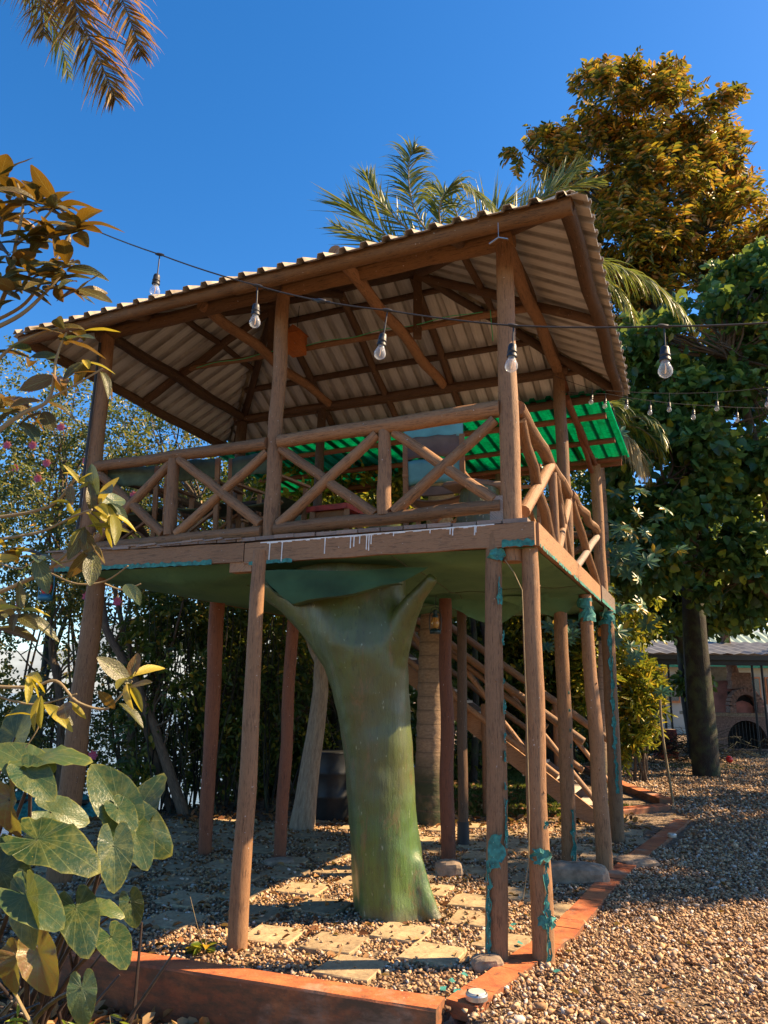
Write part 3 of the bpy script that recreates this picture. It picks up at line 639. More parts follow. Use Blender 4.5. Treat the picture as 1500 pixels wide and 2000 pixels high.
netting(2, .0, .62, S_ + .25, .03, torn=.6); netting(2, .60, .70, S_ - .1, .11, .008, .3); netting(2, .22, .30, S_ + .1, .10, .01, .3); netting(2, .82, .87, S_ + .4, .03)
netting(3, .55, 2.62, S_ - .05, .036, torn=.25); netting(9, .05, .55, S_ + .25, .035, torn=.4)
for z in (.95, 1.15, 1.3, 1.5, 1.68): netting(9, z, z + .03, S_ + .4, .014)
netting(4, 2.42, 2.66, S_, .19, .012, .1); netting(3, 2.52, 2.68, S_, .22, .014, .1); netting(1, 2.62, 2.70, S_ + .1, .09, .012, .4)
mb = MB(); mb.tube([(.94, 9.17, .0), (.94, 9.17, .12), (.94, 9.17, .26)], [.072, .07, .068], 14, False, .05); part('black_wrap', mb, M_black, legobs[8])
# rag line of thin cord hanging beside front right leg
mb = MB(); a = legs[1][1]; mb.tube([np.array([.87, 5.36, 2.62]), np.array([.93, 5.33, 2.52]), np.array([.985, 5.34, 2.40]), np.array([.99, 5.335, 1.6]), np.array([.985, 5.33, .9]), np.array([.97, 5.32, .62]), np.array([.925, 5.31, .40])], .0035, 6); part('hanging_cord', mb, M_twig)

# deck
deck = root('deck', W(2, 2.3, 2.7), None, None); deck.parent = th; deck.location = Vector(WL['deck'] - WL['treehouse'])
def dpart(name, mb, mat, smooth=False, label=None):
    o = obj(name, mb, mat, deck, smooth)
    if label: o['label'] = label
    return o
def fb(u0, v0, u1, v1, zb0, zt0, zb1, zt1, mat, name='fascia_board', thick=.045, n=10, label=None):
    mb = MB(); a, b = W(u0, v0, 0), W(u1, v1, 0); d = nrm(b - a); q = np.array([-d[1], d[0], 0]); vs = []; uv = []; L = np.linalg.norm(b - a)
    for i in range(n + 1):
        t = i / n; p = a + (b - a) * t; zb, zt = zb0 + (zb1 - zb0) * t, zt0 + (zt1 - zt0) * t; j = R.uniform(-.004, .004)
        for (o, z) in ((-.5, zb + j), (-.5, zt + j), (.5, zt + j), (.5, zb + j)):
            c = p + q * o * thick; vs.append((c[0], c[1], z)); uv.append((z * 1.0 + o * .2, t * L))
    fs = [(i * 4 + k_, i * 4 + (k_ + 1) % 4, (i + 1) * 4 + (k_ + 1) % 4, (i + 1) * 4 + k_) for i in range(n) for k_ in range(4)] + [(3, 2, 1, 0), tuple(4 * n + k_ for k_ in range(4))]
    mb.add(vs, [tuple(reversed(f)) for f in fs], uv); return dpart(name, mb, mat, False, label)
f1 = fb(-.19, -.10, 2.27, -.10, ZB, ZT, ZB + .005, ZT + .01, M_board)
fb(2.28, -.10, 4.49, -.10, ZB + .02, ZT + .012, ZB + .055, ZT + .05, M_board)
fb(-.19, -.07, -.19, 3.55, ZB, ZT, ZB + .01, ZT + .012, M_board, label='sunlit right fascia board')
fb(-.205, 3.56, -.205, 4.98, ZB + .005, ZT + .02, ZB + .005, ZT + .02, M_board_g, label='weathered grey right fascia board')
fb(-.15, 4.96, 4.45, 4.96, ZB, ZT, ZB + .03, ZT + .03, M_board_g); fb(4.46, -.06, 4.46, 4.93, ZB + .05, ZT + .05, ZB + .03, ZT + .03, M_board)
mb = MB(); mb.beam(W(2.2, -.06, ZB - .02), W(2.42, -.06, ZB - .02), .1, .085); dpart('bracket_block', mb, M_board)
mb = MB(); mb.log(W(.02, .05, ZB - .07), W(.02, .05, ZB + .16), .07, .068, .0, 12); dpart('joist_end', mb, M_wood, True)
for i in range(24):                                              # floor boards, front to back
    u = -.14 + i * .193; mb = MB(); v0 = -.13 + R.uniform(-.02, .02)
    zz = ZT + .018 + (u / 4.4) * .045 + R.uniform(0, .004)
    mb.beam(W(u + .09, v0, zz), W(u + .09, 4.93, zz - u * .004), .182, .03); dpart('floor_board', mb, M_board_g)
# loose splintered edges along the front left
for i in range(12):
    u = 2.3 + i * .18 + R.uniform(-.05, .05); mb = MB(); mb.beam(W(u, -.135, ZT + .06 + R.uniform(-.01, .012)), W(u + R.uniform(.12, .3), -.135, ZT + .06 + R.uniform(-.01, .012)), .03, .012, jit=.004)
    dpart('board_splinter', mb, M_board_g)
# green canvas ceiling below the deck, sagging between its fixings
def tarp_z(u, v):
    s = .012 * math.sin(u * 3.1) * math.sin(v * 2.3)
    s += .17 * math.exp(-((u - 3.3) / .75) ** 2 - ((v - 1.0) / 1.1) ** 2) + .13 * math.exp(-((u - 2.1) / .55) ** 2 - ((v - 1.5) / .45) ** 2)
    s += .08 * math.exp(-((u - 1.1) / .5) ** 2 - ((v - 3.9) / .6) ** 2) + .05 * math.exp(-((v - 2.6) / .09) ** 2) * (1 if u < 2.4 else .3)
    s += .016 * abs(math.sin(u * 2.4 + .5 * math.sin(v * 1.7))) ** 14 + .014 * abs(math.sin(v * 2.1 + .4 * math.sin(u * 2.9) + .6)) ** 16 + .012 * math.sin(u * 1.9 + v * 3.3) * math.sin(v * 1.1 - u)
    e = min(1, min(u + .17, 4.44 - u, v + .08, 4.93 - v) / .25)
    return ZB - .006 + (u / 4.4) * .045 - max(0, s) * max(0, e) + .004 * math.sin(u * 17 + v * 5) * e
mb = MB(); nu, nv = 60, 66; vs = []; uv = []
for j in range(nv + 1):
    for i in range(nu + 1):
        u = -.17 + 4.61 * i / nu; v = -.08 + 5.01 * j / nv; vs.append(W(u, v, tarp_z(u, v))); uv.append((u, v))
mb.add(vs, [(j * (nu + 1) + i, (j + 1) * (nu + 1) + i, (j + 1) * (nu + 1) + i + 1, j * (nu + 1) + i + 1) for j in range(nv) for i in range(nu)], uv)
dpart('canvas_underlay', mb, M_tarp, True)
for (ua, va, ub, vb) in ((.95, -.06, 1.35, 4.9), (2.7, .6, 2.9, 4.9), (-.15, 2.05, 1.2, 2.2), (1.3, 3.3, 4.4, 3.5)):        # stitched seams
    mb = MB(); mb.tube([W(ua + (ub - ua) * t, va + (vb - va) * t, tarp_z(ua + (ub - ua) * t, va + (vb - va) * t) - .002) for t in np.linspace(0, 1, 50)], .006, 5, False); dpart('canvas_seam', mb, M_canvasD)
def hem(path, name='canvas_hem', h=.028, outw=.008, skip=.0):
    mb = MB(); n = len(path); vs = []
    for p in path:
        j = R.uniform(-.006, .006); vs += [p + np.array([0, 0, h * R.uniform(.5, 1.3)]), p + np.array([0, 0, -.012 + j])]
    mb.add(vs, [(2 * i, 2 * i + 1, 2 * i + 3, 2 * i + 2) for i in range(n - 1) if R.random() >= skip]); dpart(name, mb, M_teal)
hem([W(u, -.128, ZB + .022 + (u - 2.28) / 2.2 * .035) for u in np.arange(2.6, 4.46, .03)])
hem([W(u, -.128, ZB + .002) for u in np.arange(1.8, 2.22, .03)], h=.02)
hem([W(-.216, v, ZB + .004) for v in np.arange(-.05, 3.5, .03)], h=.016, skip=.25); hem([W(-.232, v, ZB + .004) for v in np.arange(3.5, 4.96, .03)], h=.03)
hem([W(u, -.128, ZB + .008) for u in np.arange(-.19, .06, .02)], h=.035)
# hanging flaps of canvas at the corner poles and round the trunk
def flap(pts, name='canvas_flap', mat=None):
    mb = MB(); n = 7; a, b, c, d = [np.asarray(q, float) for q in pts]; vs = []
    for i in range(n + 1):
        for j in range(n + 1):
            s, t = i / n, j / n; p = (a * (1 - s) + b * s) * (1 - t) + (d * (1 - s) + c * s) * t
            vs.append(p + np.array([R.uniform(-1, 1), R.uniform(-1, 1), math.sin(s * 9) * 1.2]) * .010)
    mb.add(vs, [(i * (n + 1) + j, i * (n + 1) + j + 1, (i + 1) * (n + 1) + j + 1, (i + 1) * (n + 1) + j) for i in range(n) for j in range(n)]); dpart(name, mb, mat or M_tarp, True)
flap([W(-.2, 4.0, ZB), W(-.2, 4.93, ZB), W(-.12, 4.75, ZB - .18), W(-.10, 4.35, ZB - .16)], mat=M_tarp)
flap([W(-.05, 4.93, ZB), W(.55, 4.93, ZB), W(.05, 4.5, ZB - .19), W(-.08, 4.5, ZB - .2)])
flap([W(-.1, 2.5, ZB), W(.75, 2.5, ZB - .05), W(.2, 2.9, ZB - .24), W(-.05, 2.85, ZB - .1)])
flap([W(1.95, 2.2, ZB - .02), W(.4, 3.1, ZB - .0), W(.95, 3.2, ZB - .30), W(1.3, 2.5, ZB - .12)])
flap([at(495, 1116, 6.10), at(838, 1110, 5.92), at(780, 1140, 5.90), at(570, 1180, 5.98)], mat=M_flap); flap([at(570, 1180, 5.98), at(780, 1140, 5.90), at(790, 1144, 6.5), at(600, 1188, 6.7)], mat=M_flap)
flap([at(495, 1116, 6.10), at(570, 1180, 5.98), at(580, 1192, 7.0), at(520, 1160, 7.0)], mat=M_flap)
# white paint spills on the front board
mb = MB()
for i in range(60):
    u = .12 + i * .0335; h = R.uniform(.006, .016); mb.box(W(u, -.1245, ZT - h / 2 + .004), .036, .004, h, UX, VX)
for u, L in ((2.02, .15), (1.90, .17), (1.50, .13), (1.27, .10), (1.24, .09), (1.19, .07), (1.13, .12), (1.11, .13), (1.09, .08), (.44, .05), (.42, .06), (.25, .07), (.24, .05), (.9, .03), (.6, .03)):
    mb.tube([W(u, -.1245, ZT), W(u + .002, -.126, ZT - L * .6), W(u + .003, -.126, ZT - L)], [.006, .004, .005], 6)
dpart('paint_drips', mb, M_white)

# posts above the deck
for (a, b, r0, r1, lab, m_) in ((W(4.19, 0, 2.86), W(4.18, 0, 5.22), .082, .07, None, M_wood), (W(2.10, 0, 2.86), W(2.08, 0, 5.22), .066, .062, None, M_wood), (W(0, 0, 2.62), W(0, 0, 5.22), .075, .07, 'bright front right corner post', M_wood),
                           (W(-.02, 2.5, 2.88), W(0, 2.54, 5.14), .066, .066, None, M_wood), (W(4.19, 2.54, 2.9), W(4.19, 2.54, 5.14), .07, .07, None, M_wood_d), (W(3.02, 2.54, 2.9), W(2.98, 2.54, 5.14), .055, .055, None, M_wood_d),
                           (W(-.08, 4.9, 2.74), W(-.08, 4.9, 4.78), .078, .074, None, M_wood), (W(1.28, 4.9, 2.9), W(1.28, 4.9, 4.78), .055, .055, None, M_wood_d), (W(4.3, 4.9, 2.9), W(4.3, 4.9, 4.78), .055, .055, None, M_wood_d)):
    mb = MB(); mb.log(a, b, r0, r1, .012, 14, .04, 12, 3); part('post', mb, m_, label=lab)
mb = MB(); mb.tube([W(4.19, -.09, 5.1), W(4.205, -.095, 4.2), W(4.22, -.095, 3.3), W(4.25, -.09, 2.95)], .014, 8); part('black_pipe', mb, M_black)
mb = MB(); mb.beam(W(.02, -.06, 2.88), W(.16, -.06, 2.88), .10, .0); 
mb = MB(); mb.box(W(.10, -.02, 3.0), .10, .08, .23, UX, VX); part('post_offcut', mb, M_board_g, smooth=False)

# railing
rail = root('railing', W(2, 1.5, 2.9), None, None); rail.parent = th; rail.location = Vector(WL['railing'] - WL['treehouse'])
def rl(name, a, b, r0, r1=None, m_=None, wob=.01, knots=2):
    mb = MB(); mb.log(a, b, r0, r1, wob, 12, .045, None, knots); return obj(name, mb, m_ or M_wood, rail, True)
z1, z0 = 3.80, 3.0
rl('rail', W(4.12, -.03, 3.80), W(2.15, -.03, 3.79), .050, .058); rl('rail', W(2.03, -.03, 3.79), W(.06, -.03, 3.81), .058, .066)
rl('bottom_rail', W(4.28, -.03, 2.985), W(2.16, -.03, 3.0), .052, .058); rl('bottom_rail', W(2.03, -.03, 3.01), W(.07, -.03, 3.045), .056, .052)
rl('baluster', W(3.16, -.03, 3.04), W(3.17, -.03, 3.76), .056); rl('baluster', W(1.02, -.03, 3.05), W(1.03, -.03, 3.76), .058, .050)
for (ua, za, ub, zb) in ((4.10, 3.73, 3.22, 3.06), (3.22, 3.74, 4.05, 3.04), (3.10, 3.75, 2.18, 3.07), (2.16, 3.72, 3.08, 3.05), (2.02, 3.73, 1.10, 3.06), (1.09, 3.73, 2.0, 3.05), (.95, 3.74, .12, 3.09), (.10, 3.72, .94, 3.07)):
    rl('brace', W(ua, -.03 + R.choice((-.012, .02)), za), W(ub, -.03, zb), .042, .046)
uR = -.06
rl('rail', W(uR, .05, 3.83), W(uR, 2.45, 3.72), .058, .05, wob=.03); rl('rail', W(uR, 2.58, 3.76), W(uR, 4.84, 3.80), .05, .055, wob=.03)
rl('baluster', W(uR, 1.55, 2.92), W(uR, 1.50, 3.70), .042); rl('baluster', W(uR, 2.05, 2.92), W(uR, 1.75, 3.70), .036)
rl('brace', W(uR, .14, 3.76), W(uR, 1.42, 2.94), .044, .048, wob=.02); rl('brace', W(uR, .14, 3.02), W(uR, 1.40, 3.74), .052, .048)
rl('brace', W(uR, 1.62, 3.70), W(uR, 2.40, 2.96), .042); rl('brace', W(uR, 1.60, 2.96), W(uR, 2.38, 3.62), .044)
rl('brace', W(uR, 2.62, 3.70), W(uR, 4.80, 2.96), .046, wob=.02); rl('brace', W(uR, 2.66, 2.96), W(uR, 4.82, 3.72), .042, m_=M_board_g); rl('bottom_rail', W(uR, 3.3, 2.98), W(uR, 4.84, 2.96), .05)
uL = 4.19
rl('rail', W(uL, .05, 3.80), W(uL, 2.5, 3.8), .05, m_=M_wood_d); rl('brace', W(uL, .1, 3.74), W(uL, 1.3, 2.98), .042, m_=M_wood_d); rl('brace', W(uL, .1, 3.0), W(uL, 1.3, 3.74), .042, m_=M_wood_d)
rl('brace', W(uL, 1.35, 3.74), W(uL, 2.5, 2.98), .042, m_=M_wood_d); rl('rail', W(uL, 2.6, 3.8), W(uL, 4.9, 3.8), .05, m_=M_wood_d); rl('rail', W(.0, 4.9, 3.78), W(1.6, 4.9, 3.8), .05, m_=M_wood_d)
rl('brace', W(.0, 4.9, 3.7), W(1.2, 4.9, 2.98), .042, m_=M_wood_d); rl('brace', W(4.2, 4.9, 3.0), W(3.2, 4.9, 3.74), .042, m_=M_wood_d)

# roof frame
roof = root('roof', W(2, 1.3, 5.2), None, None); roof.parent = th; roof.location = Vector(WL['roof'] - WL['treehouse'])
def rf(name, a, b, r0, r1=None, m_=None, wob=.012, knots=2):
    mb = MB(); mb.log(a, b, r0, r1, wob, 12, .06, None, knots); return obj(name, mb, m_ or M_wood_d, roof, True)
E0u, E1u, E0v, E1v = -.60, 4.70, -.53, 2.97
def ez(u, v): return 5.05 - .085 * np.clip((v - E0v) / 3.5, 0, 1) * (1 if u < 2 else .5) - .012 * (u > 3)
RU0, RU1, RV, RZ = 1.20, 2.95, 1.22, 5.94
rf('wall_plate', W(4.3, 0, 5.24), W(2.05, 0, 5.27), .068, .07, M_eave); rf('wall_plate', W(2.1, .0, 5.265), W(-.08, 0, 5.27), .07, .082, M_eave)
rf('eave_log', W(4.78, E0v, 5.035), W(2.2, E0v, 5.06), .055, .06, M_eave, wob=.02); rf('eave_log', W(2.25, E0v + .01, 5.055), W(-.62, E0v, 5.06), .062, .07, M_eave, wob=.02)
rf('eave_log', W(-.58, E0v, 5.05), W(-.60, E1v, 4.965), .062, .055, M_wood_d, wob=.02); rf('eave_log', W(4.74, E0v, 5.03), W(4.74, E1v, 4.99), .055, wob=.02); rf('eave_log', W(4.76, E1v, 4.99), W(-.6, E1v, 4.95), .055, wob=.02)
rf('wall_plate', W(.0, -.05, 5.25), W(0, 2.6, 5.17), .060, .055, M_wood, wob=.03); rf('wall_plate', W(4.18, 0, 5.22), W(4.18, 2.6, 5.2), .055, wob=.03); rf('wall_plate', W(4.3, 2.54, 5.2), W(-.1, 2.54, 5.16), .05, wob=.02)
rf('tie_beam', W(1.34, -.42, 5.24), W(1.34, 2.6, 5.2), .058, .052, M_wood, wob=.03); rf('tie_beam', W(2.93, -.1, 5.26), W(2.86, 2.6, 5.2), .055, .05, M_wood, wob=.03)
rf('tie_pole', W(4.2, 1.22, 5.34), W(.05, 1.22, 5.28), .030, .036, M_wood, wob=.02)
mb = MB(); mb.beam(W(RU0, RV, 5.19), W(RU0, RV, 5.9), .085, .085, (1, 0, 0)); obj('king_post', mb, M_wood_d, roof, False)
mb = MB(); mb.beam(W(RU1, RV, 5.30), W(RU1, RV, 5.9), .085, .085, (1, 0, 0)); obj('king_post', mb, M_wood_d, roof, False)
rf('ridge_log', W(RU0 - .05, RV, RZ), W(RU1 + .05, RV, RZ), .05)
for (ue, ve, ur) in ((E0u, E0v, RU0), (E0u, E1v, RU0), (E1u, E0v, RU1), (E1u, E1v, RU1)): rf('hip_rafter', W(ue * .97, ve, ez(ue, ve) + .02), W(ur, RV, RZ - .03), .05, .042)
rf('rafter', W(-.6, 1.22, 5.0), W(RU0, RV, RZ - .05), .045); rf('rafter', W(4.74, 1.22, 5.02), W(RU1, RV, RZ - .05), .045, wob=.02)
for u in (2.10, 1.23 + .02): rf('rafter', W(u, E1v - .02, 5.0), W(u, RV, RZ - .05), .042)
rf('rafter', W(3.0, E1v, 5.0), W(2.9, RV, RZ - .05), .042)
for u in (.35, 2.1, 3.6): rf('rafter', W(u, E0v, 5.06), W(u, RV if RU0 < u < RU1 else .3, RZ - .08 if RU0 < u < RU1 else 5.45), .042)
def slz(s, side):      # roof underside height at fraction s up the slope
    return 4.97 + (RZ - 4.97) * s
for s, r in ((.87, .034), (.45, .038), (.2, .03)):
    v = E1v + (RV - E1v) * s; ua, ub = E0u + (RU0 - E0u) * s, E1u + (RU1 - E1u) * s; rf('purlin', W(ua, v, slz(s, 0) - .005), W(ub, v, slz(s, 0) + .01), r, wob=.015)
for s, r in ((.6, .034), (.28, .036)):
    u = E1u + (RU1 - E1u) * s; va, vb = E0v + (RV - E0v) * s, E1v + (RV - E1v) * s; rf('purlin', W(u, va, 5.02 + (RZ - 5.02) * s), W(u, vb, 4.99 + (RZ - 4.99) * s), r, wob=.02)
for s, r in ((.62, .034), (.33, .036)):
    u = E0u + (RU0 - E0u) * s; va, vb = E0v + (RV - E0v) * s, E1v + (RV - E1v) * s; rf('purlin', W(u, va, 5.02 + (RZ - 5.02) * s), W(u, vb, 4.95 + (RZ - 4.95) * s), r, wob=.02)
# corrugated sheets: each slope cut into overlapping sheets
PITCHR, RH = .19, .036
def prof(t):
    f = (t / PITCHR) % 1.0
    if f < .08: return RH * f / .08
    if f < .34: return RH
    if f < .42: return RH * (1 - (f - .34) / .08)
    return .0
PK = [0, .08, .34, .42, .66, .70, .84, .88]
def sheets(A, B, Ra, Rb, up_off, name, mat, ov=.10, parent=roof, per=4):
    """A,B eave corners (3D), Ra,Rb top corners; ribs run up the slope"""
    A, B, Ra, Rb = [np.asarray(q, float) for q in (A, B, Ra, Rb)]; e = B - A; L = np.linalg.norm(e); e /= L
    mid = (Ra + Rb) / 2 - A; n = nrm(np.cross(e, mid)); n = n if n[2] > 0 else -n; up = np.cross(n, e); up = up if (mid @ up) > 0 else -up
    H = (Ra - A) @ up; ta, tb = (Ra - A) @ e, (Rb - A) @ e
    A = A + n * up_off - up * ov
    def smax(t):
        s = 1.
        if t < ta: s = t / max(ta, 1e-6)
        if t > tb: s = min(s, (L - t) / max(L - tb, 1e-6))
        return max(0, s) * H + ov
    k0, k1 = int(math.floor(-ov / PITCHR)), int(math.ceil((L + ov) / PITCHR)); ks = list(range(k0, k1, per))
    for si, k_ in enumerate(ks):
        ts = [(k_ + q + f) * PITCHR for q in range(min(per, k1 - k_)) for f in PK] + [(min(k_ + per, k1)) * PITCHR + (.5 * PITCHR if k_ + per < k1 else 0)]
        if k_ + per < k1: ts = ts[:-1] + [(k_ + per + f) * PITCHR for f in (0, .08, .34, .42)]
        lift = (si % 2) * .0025; offe = R.uniform(-.02, .02); vs = []; uv = []; cols = []
        for t in ts:
            tt = min(max(t, -ov * .8), L + ov * .8); h = prof(tt if t == tt else 0) + (.004 if abs(((t / PITCHR) % 1) - .68) < .01 or abs(((t / PITCHR) % 1) - .86) < .01 else 0) + lift
            top = max(smax(tt) , .02)
            cols.append(tt); segs = 7
            for q in range(segs + 1):
                s = offe * (1 - q / segs) + (top - offe) * q / segs; wv = .004 * math.sin(tt * 2.3 + s * 3)
                vs.append(A + e * tt + up * s + n * (h + wv)); uv.append((tt, s))
        S = 8; m = len(cols); fs = []
        nv_ = len(vs); vs2 = [p - n * .0035 for p in vs]
        for i in range(m - 1):
            if cols[i + 1] - cols[i] < 1e-5: continue
            for q in range(S - 1):
                a, b, c, d = i * S + q, (i + 1) * S + q, (i + 1) * S + q + 1, i * S + q + 1
                fs += [(a, b, c, d), (nv_ + d, nv_ + c, nv_ + b, nv_ + a)]
            fs += [(i * S, nv_ + i * S, nv_ + (i + 1) * S, (i + 1) * S)]
        mb = MB(); mb.add(vs + vs2, fs, uv + uv); o = obj(name, mb, mat, parent, False)
        if mat is M_sheet: o.data.materials.append(M_sheettop); o.data.polygons.foreach_set('material_index', [1 if max(f) < nv_ else 0 for f in fs])
cFR, cFL, cBR, cBL = W(E0u, E0v, 5.05), W(E1u, E0v, 5.035), W(E0u, E1v, 4.965), W(E1u, E1v, 4.99); rR, rL = W(RU0, RV, RZ), W(RU1, RV, RZ)
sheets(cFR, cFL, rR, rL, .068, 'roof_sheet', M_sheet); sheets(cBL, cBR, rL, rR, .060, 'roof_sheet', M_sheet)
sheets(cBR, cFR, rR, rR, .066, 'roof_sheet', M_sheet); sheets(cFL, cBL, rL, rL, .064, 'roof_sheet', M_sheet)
def cap(a, b, w_=.16):
    mb = MB(); a = np.asarray(a, float); b = np.asarray(b, float); d = nrm(b - a); q = nrm(np.cross(d, (0, 0, 1))); n = 12; vs = []
    for i in range(n + 1):
        p = a + (b - a) * i / n; j = R.uniform(-.006, .006)
        for o, z in ((-w_, -.065), (-.02, .012), (.02, .012), (w_, -.065)): vs.append(p + q * o + np.array([0, 0, z + j]))
        for o, z in ((-w_, -.069), (-.02, .007), (.02, .007), (w_, -.069)): vs.append(p + q * o + np.array([0, 0, z + j]))
    fs = []
    for i in range(n):
        for k_ in range(3): fs += [(i * 8 + k_, (i + 1) * 8 + k_, (i + 1) * 8 + k_ + 1, i * 8 + k_ + 1), (i * 8 + 4 + k_ + 1, (i + 1) * 8 + 4 + k_ + 1, (i + 1) * 8 + 4 + k_, i * 8 + 4 + k_)]
    mb.add(vs, fs + [(0, 1, 5, 4), (1, 2, 6, 5), (2, 3, 7, 6)]); obj('ridge_cap', mb, M_sheettop, roof, False)
for c, r_ in ((cFR, rR), (cFL, rL), (cBR, rR), (cBL, rL)):
    d = nrm(c - r_); cap(c + d * .04 + np.array([0, 0, .115]), r_ + np.array([0, 0, .15]), .10)
cap(rR + np.array([0, 0, .15]), rL + np.array([0, 0, .15]), .15)
# green lean-to behind
gr = root('green_roof', W(2, 4, 4.8), None, None); gr.parent = th; gr.location = Vector(WL['green_roof'] - WL['treehouse']); gr['label'] = 'translucent green corrugated lean to roof'
def grf(a, b, r): mb = MB(); mb.log(a, b, r, r, .012, 10, .05); obj('purlin', mb, M_wood_red, gr, True)
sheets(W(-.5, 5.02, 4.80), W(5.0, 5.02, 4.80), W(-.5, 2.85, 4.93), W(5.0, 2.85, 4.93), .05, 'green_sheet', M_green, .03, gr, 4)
for v, z in ((3.35, 4.87), (4.15, 4.82), (4.86, 4.78)): grf(W(-.42 - (v - 4) * .02, v, z), W(4.9, v, z), .036)
mb = MB(); mb.beam(W(-.42, 5.03, 4.765), W(4.9, 5.03, 4.765), .03, .06); obj('edge_board', mb, M_wood_red, gr, False)
grf(W(-.08, 4.9, 4.74), W(-.05, 2.7, 4.9), .04); grf(W(-.04, 4.78, 4.62), W(-.02, 2.62, 5.15), .034)
# light green cord along the tie pole and coil wire
k = NT('green_cord'); k.base((.05, .6, .25)); k.set(Roughness=.5); M_gcord = k.m
mb = MB(); mb.tube([W(u, 1.18, 5.325 + .012 * math.sin(u * 9)) for u in np.arange(.5, 4.0, .08)], .004, 5, False); mb.tube([W(.42, 1.17, 5.31), W(.41, 1.17, 5.15), W(.40, 1.17, 4.98)], .004, 5, False); part('green_cord', mb, M_gcord)
mb = MB(); mb.tube([W(-.1, -.62, 5.0), W(-.1, -.62, 4.88)], .003, 5)
for dx, dz in ((-.07, -.03), (.07, -.035), (.0, .03)): mb.beam(W(-.1, -.62, 4.88), W(-.1 + dx, -.62, 4.88 + dz), .012, .006)
part('wire_hook', mb, M_metal, smooth=False)

# stairs behind
st = root('staircase', (2.87, 10.7, 0), 'log railed wooden staircase rising behind the poles to the deck', 'staircase')
S0 = np.array([2.92, 10.75, .02]); SDn = nrm(np.array([UX[0], UX[1], .70])); SL = 5.0; DV = VX * .85; upn = nrm(np.cross(np.cross(SDn, (0, 0, 1)), SDn))
for i, off in enumerate((0, 1)):
    mb = MB(); p = S0 + DV * off; mb.beam(p + np.array([0, 0, -.02]), p + SDn * SL, .045, .22, tuple(upn)); obj('stringer', mb, M_board if i == 0 else M_board_g, st, False)
M_tread = simple('dusty_pale_tread', (.46, .38, .29), .8, 0, .25, 12)
for i in range(17):
    p = S0 + SDn * (.24 + i * .29) + np.array([0, 0, .05]); mb = MB(); mb.beam(p + VX * .02, p + DV - VX * .02, .24, .035); obj('tread', mb, M_tread, st, False)
    mb = MB(); mb.beam(p + VX * .03 + UX * .11 - np.array([0, 0, .09]), p + DV - VX * .03 + UX * .11 - np.array([0, 0, .09]), .02, .14); obj('riser', mb, M_tread, st, False)
for off, m_ in ((-.06, M_wood), (.91, M_wood)):
    q = S0 + VX * off + UX * (-.05 if off > 0 else .15)
    for name, h, a0, a1, r in (('handrail', 1.02, -.1 if off > 0 else .0, 4.8, .055), ('lower_rail', .30, .45, 4.8, .045)):
        mb = MB(); mb.log(q + SDn * a0 + np.array([0, 0, h]), q + SDn * a1 + np.array([0, 0, h]), r, r, .02); obj(name, mb, m_, st)
    if off < 0:
        mb = MB(); mb.log(q + SDn * .6 + np.array([0, 0, .86]), q + SDn * 4.8 + np.array([0, 0, .9]), .042, .042, .02); obj('handrail', mb, m_, st)
    for a in (.9, 2.1, 3.3, 4.5):
        b = q + SDn * a; mb = MB(); mb.log(b + np.array([0, 0, -.05]), b + np.array([0, 0, .98]), .045); obj('baluster', mb, m_, st)
        mb = MB(); mb.log(b + np.array([0, 0, .9]) + UX * .05, b - SDn * 1.1 + np.array([0, 0, .32]), .035); obj('brace', mb, m_, st)
mb = MB(); mb.log(S0 + UX * 1.55 + VX * -.05 + np.array([0, 0, -.02]), S0 + UX * 1.55 + VX * -.05 + np.array([0, 0, 1.5]), .045); obj('support_post', mb, M_wood, st)

